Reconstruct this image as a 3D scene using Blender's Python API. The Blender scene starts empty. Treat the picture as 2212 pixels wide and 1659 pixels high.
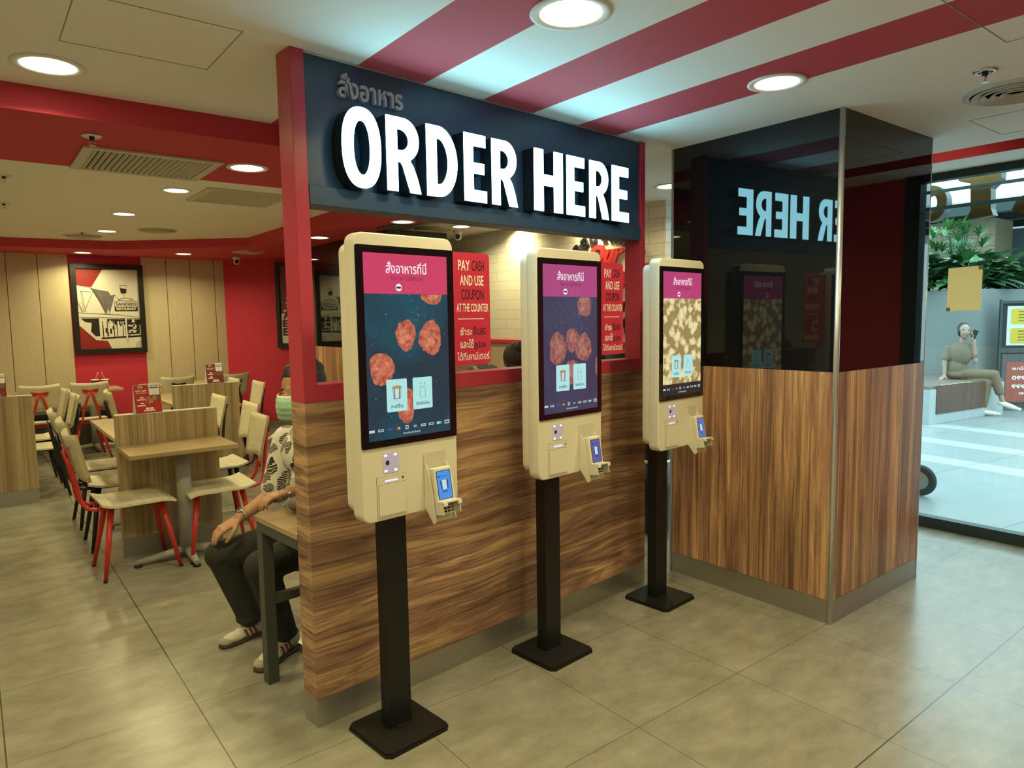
import bpy, bmesh, math, random
from mathutils import Vector, Matrix, Euler
random.seed(7)
S = bpy.context.scene
COL = S.collection
PI = math.pi
R = math.radians

# ---------------------------------------------------------------- camera
cam_d = bpy.data.cameras.new('camera')
cam_d.sensor_width = 36.0
cam_d.lens = 1504.73 / 2212 * 36
cam_d.clip_start = 0.05
cam_d.clip_end = 200
cam = bpy.data.objects.new('camera', cam_d)
COL.objects.link(cam)
_y, _p, _r = R(52.04), R(-5.305), R(-0.9017)
_f = Vector((math.cos(_y) * math.cos(_p), math.sin(_y) * math.cos(_p), math.sin(_p)))
_rt = _f.cross(Vector((0, 0, 1))).normalized()
_up = _rt.cross(_f)
_r2 = _rt * math.cos(_r) + _up * math.sin(_r)
_u2 = -_rt * math.sin(_r) + _up * math.cos(_r)
M = Matrix((_r2, _u2, -_f)).transposed().to_4x4()
M.translation = Vector((0, 0, 1.5))
cam.matrix_world = M
S.camera = cam

# ---------------------------------------------------------------- world, exposure
W = bpy.data.worlds.new('daylight'); S.world = W; W.use_nodes = True
wn = W.node_tree.nodes; wl = W.node_tree.links
bg = wn['Background']
wtc = wn.new('ShaderNodeTexCoord'); wsep = wn.new('ShaderNodeSeparateXYZ'); wr = wn.new('ShaderNodeValToRGB')
wl.new(wtc.outputs['Generated'], wsep.inputs[0]); wl.new(wsep.outputs['Z'], wr.inputs[0])
wr.color_ramp.elements[0].position = 0.0; wr.color_ramp.elements[0].color = (0.46, 0.64, 0.66, 1)
wr.color_ramp.elements[1].position = 0.5; wr.color_ramp.elements[1].color = (0.66, 0.93, 1.0, 1)
wl.new(wr.outputs[0], bg.inputs['Color'])
bg.inputs['Strength'].default_value = 4.2
S.view_settings.view_transform = 'Standard'
S.view_settings.look = 'None'
S.view_settings.exposure = 0.10
S.view_settings.gamma = 1.0
S.view_settings.use_curve_mapping = False
S.cycles.use_denoising = True
S.cycles.max_bounces = 8
S.cycles.diffuse_bounces = 5
S.cycles.glossy_bounces = 4
S.cycles.transparent_max_bounces = 8
S.cycles.sample_clamp_indirect = 6.0
S.cycles.caustics_reflective = False
S.cycles.caustics_refractive = False
WARM = (1.0, 0.875, 0.42)
LAMP_W = 9.0

# ================================================================ materials
MATS = {}
def _nt(name):
    m = bpy.data.materials.new(name); m.use_nodes = True
    nt = m.node_tree
    return m, nt, nt.nodes, nt.links, nt.nodes['Principled BSDF']
def N(nodes, t, **kw):
    n = nodes.new(t)
    for k, v in kw.items():
        if k in n.inputs.keys() if hasattr(n.inputs, 'keys') else False: n.inputs[k].default_value = v
        else: setattr(n, k, v)
    return n
def c4(c): return (c[0], c[1], c[2], 1.0)
def sr(r, g, b):
    f = lambda x: ((x / 255 + 0.055) / 1.055) ** 2.4 if x > 10 else x / 255 / 12.92
    return (f(r), f(g), f(b))
def mat(name, color, rough=0.5, metal=0.0, spec=0.5, var=0.06, vscale=6.0, coat=0.0, bump=0.0, bscale=60, emit=None, estr=0.0, trans=0.0):
    if name in MATS: return MATS[name]
    m, nt, nd, ln, b = _nt(name)
    b.inputs['Roughness'].default_value = rough
    b.inputs['Metallic'].default_value = metal
    b.inputs['Specular IOR Level'].default_value = spec
    b.inputs['Coat Weight'].default_value = coat
    b.inputs['Coat Roughness'].default_value = 0.05
    b.inputs['Transmission Weight'].default_value = trans
    tc = nd.new('ShaderNodeTexCoord')
    if var > 0:
        no = nd.new('ShaderNodeTexNoise'); no.inputs['Scale'].default_value = vscale; no.inputs['Detail'].default_value = 4
        ln.new(tc.outputs['Object'], no.inputs['Vector'])
        mr = nd.new('ShaderNodeMapRange'); mr.inputs['To Min'].default_value = 1 - var; mr.inputs['To Max'].default_value = 1 + var
        ln.new(no.outputs['Fac'], mr.inputs['Value'])
        mx = nd.new('ShaderNodeVectorMath'); mx.operation = 'SCALE'; mx.inputs[0].default_value = color[:3]
        ln.new(mr.outputs[0], mx.inputs['Scale']); ln.new(mx.outputs[0], b.inputs['Base Color'])
    else:
        b.inputs['Base Color'].default_value = c4(color)
    if bump > 0:
        bn = nd.new('ShaderNodeTexNoise'); bn.inputs['Scale'].default_value = bscale; bn.inputs['Detail'].default_value = 3
        ln.new(tc.outputs['Object'], bn.inputs['Vector'])
        bp = nd.new('ShaderNodeBump'); bp.inputs['Strength'].default_value = bump; bp.inputs['Distance'].default_value = 0.004
        ln.new(bn.outputs['Fac'], bp.inputs['Height']); ln.new(bp.outputs[0], b.inputs['Normal'])
    if emit:
        b.inputs['Emission Color'].default_value = c4(emit); b.inputs['Emission Strength'].default_value = estr
    MATS[name] = m
    return m
def screen(name, color, k=1.0, rough=0.08):
    """a lit screen pixel colour behind glossy glass"""
    return mat(name, (0.01, 0.01, 0.012), rough=rough, var=0, spec=0.5, emit=color, estr=k)
def noise_screen(name, stops, scale=30, k=1.0, dist=0.5):
    if name in MATS: return MATS[name]
    m, nt, nd, ln, b = _nt(name)
    b.inputs['Base Color'].default_value = (0.01, 0.01, 0.012, 1); b.inputs['Roughness'].default_value = 0.08
    tc = nd.new('ShaderNodeTexCoord'); no = nd.new('ShaderNodeTexNoise'); no.inputs['Scale'].default_value = scale
    no.inputs['Detail'].default_value = 5; no.inputs['Distortion'].default_value = dist
    ln.new(tc.outputs['Object'], no.inputs['Vector'])
    cr = nd.new('ShaderNodeValToRGB'); el = cr.color_ramp.elements
    el[0].position, el[0].color = stops[0][0], c4(stops[0][1]); el[1].position, el[1].color = stops[-1][0], c4(stops[-1][1])
    for p, c in stops[1:-1]:
        e = el.new(p); e.color = c4(c)
    ln.new(no.outputs['Fac'], cr.inputs[0]); ln.new(cr.outputs[0], b.inputs['Emission Color'])
    b.inputs['Emission Strength'].default_value = k
    MATS[name] = m; return m
def wood(name, stops, axis='X', along=0.7, across=14.0, dist=1.2, rough=0.35, fine=0.35, seed=0.0, warp=0.25, broad=0.0):
    """streaky wood laminate; axis = grain direction in object space"""
    if name in MATS: return MATS[name]
    m, nt, nd, ln, b = _nt(name)
    b.inputs['Roughness'].default_value = rough; b.inputs['Specular IOR Level'].default_value = 0.4
    tc = nd.new('ShaderNodeTexCoord')
    sc = {'X': (along, along, across), 'Y': (across, along, across), 'Z': (across, across, along)}[axis]
    wn_ = nd.new('ShaderNodeTexNoise'); wn_.inputs['Scale'].default_value = 1.6; wn_.inputs['Detail'].default_value = 3
    ln.new(tc.outputs['Object'], wn_.inputs['Vector'])
    sub = nd.new('ShaderNodeVectorMath'); sub.operation = 'SUBTRACT'; sub.inputs[1].default_value = (0.5, 0.5, 0.5)
    ln.new(wn_.outputs['Color'], sub.inputs[0])
    scl = nd.new('ShaderNodeVectorMath'); scl.operation = 'SCALE'; scl.inputs['Scale'].default_value = warp
    ln.new(sub.outputs[0], scl.inputs[0])
    ad = nd.new('ShaderNodeVectorMath'); ad.operation = 'ADD'
    ln.new(tc.outputs['Object'], ad.inputs[0]); ln.new(scl.outputs[0], ad.inputs[1])
    mp = nd.new('ShaderNodeMapping'); mp.inputs['Scale'].default_value = sc; mp.inputs['Location'].default_value = (seed, seed * 1.7, seed * .6)
    ln.new(ad.outputs[0], mp.inputs['Vector'])
    n1 = nd.new('ShaderNodeTexNoise'); n1.inputs['Scale'].default_value = 1.0; n1.inputs['Detail'].default_value = 9
    n1.inputs['Roughness'].default_value = 0.66; n1.inputs['Distortion'].default_value = dist
    ln.new(mp.outputs[0], n1.inputs['Vector'])
    cr = nd.new('ShaderNodeValToRGB'); el = cr.color_ramp.elements
    el[0].position, el[0].color = stops[0][0], c4(stops[0][1]); el[1].position, el[1].color = stops[-1][0], c4(stops[-1][1])
    for p, c in stops[1:-1]:
        e = el.new(p); e.color = c4(c)
    ln.new(n1.outputs['Fac'], cr.inputs[0])
    mp2 = nd.new('ShaderNodeMapping'); mp2.inputs['Scale'].default_value = tuple(v * (1.5 if i == 'XYZ'.index(axis) else 7) for i, v in enumerate(sc))
    ln.new(ad.outputs[0], mp2.inputs['Vector'])
    n2 = nd.new('ShaderNodeTexNoise'); n2.inputs['Scale'].default_value = 1.0; n2.inputs['Detail'].default_value = 3
    ln.new(mp2.outputs[0], n2.inputs['Vector'])
    mr = nd.new('ShaderNodeMapRange'); mr.inputs['From Min'].default_value = 0.38; mr.inputs['From Max'].default_value = 0.50
    mr.inputs['To Min'].default_value = 1 - fine; mr.inputs['To Max'].default_value = 1 + fine * 0.2
    ln.new(n2.outputs['Fac'], mr.inputs['Value'])
    mx = nd.new('ShaderNodeVectorMath'); mx.operation = 'SCALE'
    ln.new(cr.outputs[0], mx.inputs[0]); ln.new(mr.outputs[0], mx.inputs['Scale'])
    last = mx.outputs[0]
    if broad > 0:
        mp3 = nd.new('ShaderNodeMapping'); mp3.inputs['Scale'].default_value = tuple(v * (.8 if i == 'XYZ'.index(axis) else .22) for i, v in enumerate(sc)); ln.new(ad.outputs[0], mp3.inputs['Vector'])
        n3 = nd.new('ShaderNodeTexNoise'); n3.inputs['Scale'].default_value = 1.0; n3.inputs['Detail'].default_value = 2; ln.new(mp3.outputs[0], n3.inputs['Vector'])
        m3 = nd.new('ShaderNodeMapRange'); m3.inputs['From Min'].default_value = .3; m3.inputs['From Max'].default_value = .7; m3.inputs['To Min'].default_value = 1 - broad; m3.inputs['To Max'].default_value = 1 + broad; ln.new(n3.outputs['Fac'], m3.inputs['Value'])
        m4 = nd.new('ShaderNodeVectorMath'); m4.operation = 'SCALE'; ln.new(last, m4.inputs[0]); ln.new(m3.outputs[0], m4.inputs['Scale']); last = m4.outputs[0]
    ln.new(last, b.inputs['Base Color'])
    MATS[name] = m; return m
def lines_color(nd, ln, coord_out, xs, w):
    """returns a 0..1 mask socket that is 1 within w of any x in xs"""
    acc = None
    for x in xs:
        s = nd.new('ShaderNodeMath'); s.operation = 'SUBTRACT'; s.inputs[1].default_value = x; ln.new(coord_out, s.inputs[0])
        a = nd.new('ShaderNodeMath'); a.operation = 'ABSOLUTE'; ln.new(s.outputs[0], a.inputs[0])
        l = nd.new('ShaderNodeMath'); l.operation = 'LESS_THAN'; l.inputs[1].default_value = w; ln.new(a.outputs[0], l.inputs[0])
        if acc is None: acc = l.outputs[0]
        else:
            mxx = nd.new('ShaderNodeMath'); mxx.operation = 'MAXIMUM'; ln.new(acc, mxx.inputs[0]); ln.new(l.outputs[0], mxx.inputs[1]); acc = mxx.outputs[0]
    return acc

def floor_mat():
    m, nt, nd, ln, b = _nt('floor_tile')
    tc = nd.new('ShaderNodeTexCoord'); sp = nd.new('ShaderNodeSeparateXYZ'); ln.new(tc.outputs['Object'], sp.inputs[0])
    n1 = nd.new('ShaderNodeTexNoise'); n1.inputs['Scale'].default_value = 4.5; n1.inputs['Detail'].default_value = 10; n1.inputs['Roughness'].default_value = 0.66
    mp = nd.new('ShaderNodeMapping'); mp.inputs['Scale'].default_value = (1.0, 1.8, 1); ln.new(tc.outputs['Object'], mp.inputs[0]); ln.new(mp.outputs[0], n1.inputs['Vector'])
    cr = nd.new('ShaderNodeValToRGB'); e = cr.color_ramp.elements
    e[0].position = 0.30; e[0].color = (0.200, 0.187, 0.145, 1); e[1].position = 0.70; e[1].color = (0.330, 0.312, 0.255, 1)
    ln.new(n1.outputs['Fac'], cr.inputs[0])
    def grid(out, off, per, w):
        a = nd.new('ShaderNodeMath'); a.operation = 'SUBTRACT'; a.inputs[1].default_value = off - 30 * per; ln.new(out, a.inputs[0])
        mo = nd.new('ShaderNodeMath'); mo.operation = 'PINGPONG'; mo.inputs[1].default_value = per / 2; ln.new(a.outputs[0], mo.inputs[0])
        l = nd.new('ShaderNodeMath'); l.operation = 'LESS_THAN'; l.inputs[1].default_value = w; ln.new(mo.outputs[0], l.inputs[0]); return l.outputs[0]
    gx = grid(sp.outputs['X'], 0.620, 0.6133, 0.0011); gy = grid(sp.outputs['Y'], 1.032, 0.6108, 0.0011)
    tk = lines_color(nd, ln, sp.outputs['X'], [0.620, 0.008], 0.0026); tk2 = lines_color(nd, ln, sp.outputs['Y'], [1.032], 0.0026)
    mx = None
    for o in (gx, gy, tk, tk2):
        if mx is None: mx = o
        else:
            q = nd.new('ShaderNodeMath'); q.operation = 'MAXIMUM'; ln.new(mx, q.inputs[0]); ln.new(o, q.inputs[1]); mx = q.outputs[0]
    mix = nd.new('ShaderNodeMix'); mix.data_type = 'RGBA'; ln.new(mx, mix.inputs['Factor']); ln.new(cr.outputs[0], mix.inputs['A']); mix.inputs['B'].default_value = (0.06, 0.045, 0.025, 1)
    ln.new(mix.outputs['Result'], b.inputs['Base Color'])
    r2 = nd.new('ShaderNodeMapRange'); r2.inputs['To Min'].default_value = 0.20; r2.inputs['To Max'].default_value = 0.32; ln.new(n1.outputs['Fac'], r2.inputs['Value'])
    b.inputs['Roughness'].default_value = 0.27; b.inputs['Specular IOR Level'].default_value = 0.75
    return m
def ceiling_mat():
    m, nt, nd, ln, b = _nt('ceiling_paint')
    tc = nd.new('ShaderNodeTexCoord'); sp = nd.new('ShaderNodeSeparateXYZ'); ln.new(tc.outputs['Object'], sp.inputs[0])
    acc = None
    for x0, x1 in ((1.198, 1.497), (1.806, 2.106), (2.413, 2.709)):
        g = lines_color(nd, ln, sp.outputs['X'], [(x0 + x1) / 2], (x1 - x0) / 2)
        if acc is None: acc = g
        else:
            q = nd.new('ShaderNodeMath'); q.operation = 'MAXIMUM'; ln.new(acc, q.inputs[0]); ln.new(g, q.inputs[1]); acc = q.outputs[0]
    mix = nd.new('ShaderNodeMix'); mix.data_type = 'RGBA'; ln.new(acc, mix.inputs['Factor'])
    mix.inputs['A'].default_value = (0.93, 0.93, 0.90, 1); mix.inputs['B'].default_value = (0.56, 0.085, 0.11, 1)
    ln.new(mix.outputs['Result'], b.inputs['Base Color']); b.inputs['Roughness'].default_value = 0.75
    b.inputs['Specular IOR Level'].default_value = 0.25
    return m
def panel_wall_mat(name, seams):
    m, nt, nd, ln, b = _nt(name)
    tc = nd.new('ShaderNodeTexCoord'); sp = nd.new('ShaderNodeSeparateXYZ'); ln.new(tc.outputs['Object'], sp.inputs[0])
    mp = nd.new('ShaderNodeMapping'); mp.inputs['Scale'].default_value = (140, 140, 4.0); ln.new(tc.outputs['Object'], mp.inputs[0])
    n1 = nd.new('ShaderNodeTexNoise'); n1.inputs['Scale'].default_value = 1.5; n1.inputs['Detail'].default_value = 3; ln.new(mp.outputs[0], n1.inputs['Vector'])
    cr = nd.new('ShaderNodeValToRGB'); e = cr.color_ramp.elements
    e[0].position = 0.25; e[0].color = (0.58, 0.49, 0.32, 1); e[1].position = 0.75; e[1].color = (0.66, 0.57, 0.39, 1); ln.new(n1.outputs['Fac'], cr.inputs[0])
    k = lines_color(nd, ln, sp.outputs['X'], seams, 0.0045)
    mix = nd.new('ShaderNodeMix'); mix.data_type = 'RGBA'; ln.new(k, mix.inputs['Factor']); ln.new(cr.outputs[0], mix.inputs['A']); mix.inputs['B'].default_value = (0.14, 0.07, 0.025, 1)
    ln.new(mix.outputs['Result'], b.inputs['Base Color']); b.inputs['Roughness'].default_value = 0.45
    return m
def subway_mat():
    m, nt, nd, ln, b = _nt('subway_tile')
    tc = nd.new('ShaderNodeTexCoord'); sp = nd.new('ShaderNodeSeparateXYZ'); cb = nd.new('ShaderNodeCombineXYZ')
    ln.new(tc.outputs['Object'], sp.inputs[0]); ln.new(sp.outputs['Y'], cb.inputs['X']); ln.new(sp.outputs['Z'], cb.inputs['Y'])
    br = nd.new('ShaderNodeTexBrick'); br.inputs['Scale'].default_value = 1.0; br.inputs['Brick Width'].default_value = 0.30; br.inputs['Row Height'].default_value = 0.10
    br.inputs['Mortar Size'].default_value = 0.0022; br.inputs['Mortar Smooth'].default_value = 0.6
    br.inputs['Color1'].default_value = (0.80, 0.76, 0.68, 1); br.inputs['Color2'].default_value = (0.77, 0.73, 0.65, 1); br.inputs['Mortar'].default_value = (0.52, 0.46, 0.38, 1)
    ln.new(cb.outputs[0], br.inputs['Vector']); ln.new(br.outputs['Color'], b.inputs['Base Color'])
    bp = nd.new('ShaderNodeBump'); bp.invert = True; bp.inputs['Strength'].default_value = 0.8; bp.inputs['Distance'].default_value = 0.004
    ln.new(br.outputs['Fac'], bp.inputs['Height']); ln.new(bp.outputs[0], b.inputs['Normal'])
    b.inputs['Roughness'].default_value = 0.12
    return m
def glass_mat(name='window_glass', tint=(0.9, 0.97, 0.97)):
    m = bpy.data.materials.new(name); m.use_nodes = True; nt = m.node_tree; nd = nt.nodes; ln = nt.links
    nd.remove(nd['Principled BSDF']); out = nd['Material Output']
    t = nd.new('ShaderNodeBsdfTransparent'); t.inputs[0].default_value = c4(tint)
    g = nd.new('ShaderNodeBsdfGlossy'); g.inputs['Roughness'].default_value = 0.02
    lw = nd.new('ShaderNodeLayerWeight'); lw.inputs['Blend'].default_value = 0.5
    pw_ = nd.new('ShaderNodeMath'); pw_.operation = 'POWER'; pw_.inputs[1].default_value = 5.0; ln.new(lw.outputs['Facing'], pw_.inputs[0])
    fr = nd.new('ShaderNodeMath'); fr.operation = 'MULTIPLY_ADD'; fr.inputs[1].default_value = 0.9; fr.inputs[2].default_value = 0.045; ln.new(pw_.outputs[0], fr.inputs[0])
    mx = nd.new('ShaderNodeMixShader'); ln.new(fr.outputs[0], mx.inputs[0]); ln.new(t.outputs[0], mx.inputs[1]); ln.new(g.outputs[0], mx.inputs[2]); ln.new(mx.outputs[0], out.inputs[0])
    return m

M_floor = floor_mat(); M_ceil = ceiling_mat()
M_white = mat('white_paint', (0.88, 0.88, 0.85), 0.75, spec=0.25, var=0.02)
M_red = mat('red_wall_paint', (0.60, 0.040, 0.080), 0.55, spec=0.3, var=0.03)
M_redsoff = mat('red_ceiling_paint', (0.58, 0.055, 0.085), 0.7, spec=0.25, var=0.03)
M_redgloss = mat('red_satin_metal', (0.52, 0.045, 0.085), 0.32, spec=0.5, var=0.02)
M_steel = mat('brushed_steel', (0.50, 0.49, 0.46), 0.30, metal=1.0, var=0.08, vscale=3)
M_kick = mat('steel_kick_plate', (0.42, 0.40, 0.36), 0.38, metal=0.8, var=0.08, vscale=2)
M_alu = mat('anodised_aluminium', (0.70, 0.70, 0.70), 0.32, metal=0.85, var=0.03)
M_blackglass = mat('black_glass', (0.006, 0.008, 0.010), 0.02, spec=0.6, var=0, coat=0.0)
M_blk = mat('black_powder_coat', (0.010, 0.009, 0.008), 0.55, spec=0.3, var=0.1, bump=0.2, bscale=300)
M_blk2 = mat('black_painted_steel', (0.010, 0.010, 0.012), 0.4, spec=0.4, var=0.05)
M_gun = mat('dark_grey_steel', (0.075, 0.080, 0.070), 0.5, spec=0.4, var=0.08)
M_signboard = mat('navy_sign_board_glow_tint', (0.034, 0.075, 0.140), 0.38, spec=0.5, var=0.05)  # dark navy, tinted bluer to stand in for the lit letters' glow
M_cream = mat('cream_moulded_plastic', (0.74, 0.69, 0.57), 0.45, spec=0.4, var=0.015)
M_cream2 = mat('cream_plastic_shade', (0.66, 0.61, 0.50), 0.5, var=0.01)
M_bezel = mat('black_glass_bezel', (0.006, 0.007, 0.010), 0.05, spec=0.6, var=0, coat=0.5)
M_ply = wood('pale_ply', [(0.3, (0.62, 0.56, 0.40)), (0.7, (0.74, 0.68, 0.50))], 'Y', 1.2, 30, 0.2, 0.42, 0.08, warp=.02)
M_plyedge = mat('ply_edge', (0.50, 0.38, 0.20), 0.5)
M_cred = mat('red_painted_steel', (0.58, 0.030, 0.022), 0.35, spec=0.5, var=0.04)
M_grey = mat('grey_powder_coat', (0.36, 0.345, 0.30), 0.45, var=0.04)
M_rubber = mat('black_rubber', (0.012, 0.012, 0.012), 0.7)
WAL = [(0.26, (0.085, 0.040, 0.030)), (0.40, (0.185, 0.098, 0.068)), (0.50, (0.290, 0.165, 0.108)), (0.59, (0.44, 0.270, 0.150)), (0.72, (0.62, 0.41, 0.20))]
M_walH = wood('walnut_horizontal', [(p, tuple(v * 1.22 for v in c)) for p, c in WAL], 'X', 1.2, 12.0, 1.1, 0.33, 0.36, seed=3.1, warp=0.06, broad=.35)
M_walV = wood('walnut_vertical', [(p, (min(.9, c[0] * 1.55), c[1] * 1.50, c[2] * 1.35)) for p, c in WAL], 'Z', 0.55, 13.0, 0.8, 0.33, 0.42, seed=8.3, warp=0.03, broad=.3)
OAK = [(0.28, (0.23, 0.155, 0.080)), (0.42, (0.33, 0.235, 0.125)), (0.56, (0.44, 0.33, 0.185)), (0.72, (0.52, 0.41, 0.245))]
M_oakV = wood('oak_vertical', OAK, 'Z', 0.30, 16.0, 0.1, 0.4, 0.3, seed=1.3, warp=0.01)
M_oakH = wood('oak_horizontal', OAK, 'X', 0.8, 16, 0.3, 0.3, 0.15, seed=2.3, warp=0.03)
M_panL = panel_wall_mat('cream_panels_left', [-2.67, -2.36, -2.05, -1.74, -1.43, -1.12, -0.81, -0.50, -0.19, 0.12, 0.43, 0.745])
M_panR = panel_wall_mat('cream_panels_right', [2.185, 2.485, 2.80])
M_subway = subway_mat()
M_glass = glass_mat()
M_lens = mat('lamp_lens', (0.9, 0.9, 0.9), 0.4, var=0, emit=(1.0, 0.90, 0.66), estr=9.0)
M_letter = mat('lit_white_acrylic', (0.8, 0.8, 0.8), 0.4, var=0, emit=(0.33, 0.84, 1.0), estr=11.0)
M_letside = mat('letter_return_black', (0.012, 0.016, 0.022), 0.25, var=0)
M_thai = mat('grey_acrylic_letter', (0.42, 0.42, 0.46), 0.4, var=0)
M_wtxt = mat('print_white', (0.82, 0.80, 0.76), 0.5, var=0)
M_btxt = mat('print_black', (0.012, 0.010, 0.016), 0.5, var=0)
M_rtxt = mat('print_red', (0.55, 0.03, 0.04), 0.5, var=0)
M_signred = mat('notice_red', (0.54, 0.032, 0.075), 0.35, var=0.02)
M_grille = mat('cream_grille', (0.60, 0.57, 0.48), 0.5)
M_dark = mat('dark_void', (0.02, 0.018, 0.015), 0.8, var=0)
M_frame = mat('black_picture_frame', (0.012, 0.011, 0.010), 0.4)
M_paper = mat('poster_paper', (0.70, 0.68, 0.60), 0.35, var=0.02)
M_conc = mat('pale_concrete', (0.17, 0.185, 0.175), 0.8, var=0.15, vscale=1.5)
M_conc2 = mat('grey_concrete', (0.17, 0.19, 0.185), 0.8, var=0.15, vscale=1.5)

# ================================================================ mesh builder
class G:
    def __init__(self): self.bm = bmesh.new(); self.mats = []; self.X = Matrix.Identity(4)
    def mi(self, m):
        if m not in self.mats: self.mats.append(m)
        return self.mats.index(m)
    def _add(self, vs, fs, m, smooth=False):
        k = self.mi(m); bv = [self.bm.verts.new(self.X @ Vector(v)) for v in vs]; out = []
        for f in fs:
            try:
                fc = self.bm.faces.new([bv[i] for i in f]); fc.material_index = k; fc.smooth = smooth; out.append(fc)
            except ValueError: pass
        return bv, out
    def box(self, x0, y0, z0, x1, y1, z1, m, bevel=0.0, seg=2):
        vs = [(x, y, z) for z in (z0, z1) for y in (y0, y1) for x in (x0, x1)]
        fs = [(0, 2, 3, 1), (4, 5, 7, 6), (0, 1, 5, 4), (2, 6, 7, 3), (0, 4, 6, 2), (1, 3, 7, 5)]
        bv, fc = self._add(vs, fs, m)
        if bevel > 0:
            es = list({e for f in fc for e in f.edges})
            r = bmesh.ops.bevel(self.bm, geom=es, offset=bevel, segments=seg, affect='EDGES', profile=0.5)
            k = self.mi(m)
            for f in r['faces']: f.material_index = k; f.smooth = True
        return self
    def prism(self, pts, a0, a1, m, axis='Z', holes=None, smooth=False, mside=None):
        """extrude polygon pts (2D) along axis; for axis Y pts are (x,z), for X (y,z), Z (x,y)"""
        def P(p, a):
            return {'Z': (p[0], p[1], a), 'Y': (p[0], a, p[1]), 'X': (a, p[0], p[1])}[axis]
        n = len(pts); vs = [P(p, a0) for p in pts] + [P(p, a1) for p in pts]
        ks = mside or m
        if not holes:
            self._add(vs, [tuple(range(n))], m) if False else None
            k = self.mi(m); k2 = self.mi(ks)
            bv = [self.bm.verts.new(self.X @ Vector(v)) for v in vs]
            f0 = self.bm.faces.new(bv[:n][::-1]); f1 = self.bm.faces.new(bv[n:]); f0.material_index = f1.material_index = k
            for i in range(n):
                f = self.bm.faces.new((bv[i], bv[(i + 1) % n], bv[n + (i + 1) % n], bv[n + i])); f.material_index = k2; f.smooth = smooth
            bmesh.ops.recalc_face_normals(self.bm, faces=list({f for v in bv for f in v.link_faces}))
            return self
        # with holes: triangulate via scanfill
        k = self.mi(m); k2 = self.mi(ks)
        newf = []
        for a in (a0, a1):
            es = []
            for loop in [pts] + holes:
                lv = [self.bm.verts.new(self.X @ Vector(P(p, a))) for p in loop]
                es += [self.bm.edges.new((lv[i], lv[(i + 1) % len(lv)])) for i in range(len(lv))]
            r = bmesh.ops.triangle_fill(self.bm, use_beauty=True, edges=es)
            for g in r['geom']:
                if isinstance(g, bmesh.types.BMFace): g.material_index = k; newf.append(g)
        for loop in [pts] + holes:
            L = len(loop); va = [self.bm.verts.new(self.X @ Vector(P(p, a0))) for p in loop]; vb = [self.bm.verts.new(self.X @ Vector(P(p, a1))) for p in loop]
            for i in range(L):
                f = self.bm.faces.new((va[i], va[(i + 1) % L], vb[(i + 1) % L], vb[i])); f.material_index = k2; f.smooth = smooth
        return self
    def cyl(self, c, r, h, m, axis='Z', seg=20, r2=None, smooth=True, caps=True):
        r2 = r if r2 is None else r2; vs = []
        for a, rr in ((0, r), (h, r2)):
            for i in range(seg):
                t = 2 * PI * i / seg; u, v = rr * math.cos(t), rr * math.sin(t)
                p = {'Z': (u, v, a), 'Y': (u, a, v), 'X': (a, u, v)}[axis]; vs.append((c[0] + p[0], c[1] + p[1], c[2] + p[2]))
        fs = [(i, (i + 1) % seg, seg + (i + 1) % seg, seg + i) for i in range(seg)]
        bv, fc = self._add(vs, fs, m, smooth)
        if caps:
            k = self.mi(m)
            for lp in (bv[:seg], bv[seg:]):
                f = self.bm.faces.new(lp); f.material_index = k
        bmesh.ops.recalc_face_normals(self.bm, faces=list({f for v in bv for f in v.link_faces}))
        return self
    def tube(self, pts, rads, m, seg=10, caps=True, squash=1.0):
        """tube through pts with radii rads"""
        pts = [Vector(p) for p in pts]; n = len(pts)
        if not hasattr(rads, '__len__'): rads = [rads] * n
        rings = []; up = Vector((0, 0, 1)); k = self.mi(m)
        for i, p in enumerate(pts):
            t = (pts[min(i + 1, n - 1)] - pts[max(i - 1, 0)]).normalized()
            s = t.cross(up)
            if s.length < 1e-3: s = t.cross(Vector((1, 0, 0)))
            s.normalize(); w = s.cross(t).normalized(); up = w
            rings.append([self.bm.verts.new(self.X @ (p + s * rads[i] * math.cos(a) + w * rads[i] * squash * math.sin(a))) for a in [2 * PI * j / seg for j in range(seg)]])
        fs = []
        for i in range(n - 1):
            for j in range(seg):
                f = self.bm.faces.new((rings[i][j], rings[i][(j + 1) % seg], rings[i + 1][(j + 1) % seg], rings[i + 1][j])); f.smooth = True; f.material_index = k; fs.append(f)
        if caps:
            for rg in (rings[0], rings[-1]):
                f = self.bm.faces.new(rg); f.material_index = k; fs.append(f)
        bmesh.ops.recalc_face_normals(self.bm, faces=fs)
        return self
    def lathe(self, prof, c, m, seg=32, smooth=True):
        k = self.mi(m); rings = []
        for r, z in prof:
            rings.append([self.bm.verts.new(self.X @ Vector((c[0] + r * math.cos(2 * PI * j / seg), c[1] + r * math.sin(2 * PI * j / seg), c[2] + z))) for j in range(seg)])
        fs = []
        for i in range(len(prof) - 1):
            for j in range(seg):
                f = self.bm.faces.new((rings[i][j], rings[i][(j + 1) % seg], rings[i + 1][(j + 1) % seg], rings[i + 1][j])); f.smooth = smooth; f.material_index = k; fs.append(f)
        for rg, e in ((rings[0], prof[0][0]), (rings[-1], prof[-1][0])):
            if e > 1e-5:
                f = self.bm.faces.new(rg); f.material_index = k; fs.append(f)
        bmesh.ops.recalc_face_normals(self.bm, faces=fs)
        return self
    def ell(self, c, r, m, u=20, v=12, rot=None):
        k = self.mi(m); T = Matrix.Translation(Vector(c)) @ (rot.to_matrix().to_4x4() if rot else Matrix.Identity(4)) @ Matrix.Diagonal((r[0], r[1], r[2], 1))
        res = bmesh.ops.create_uvsphere(self.bm, u_segments=u, v_segments=v, radius=1.0, matrix=self.X @ T)
        for vv in res['verts']:
            for f in vv.link_faces: f.material_index = k; f.smooth = True
        return self
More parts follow.
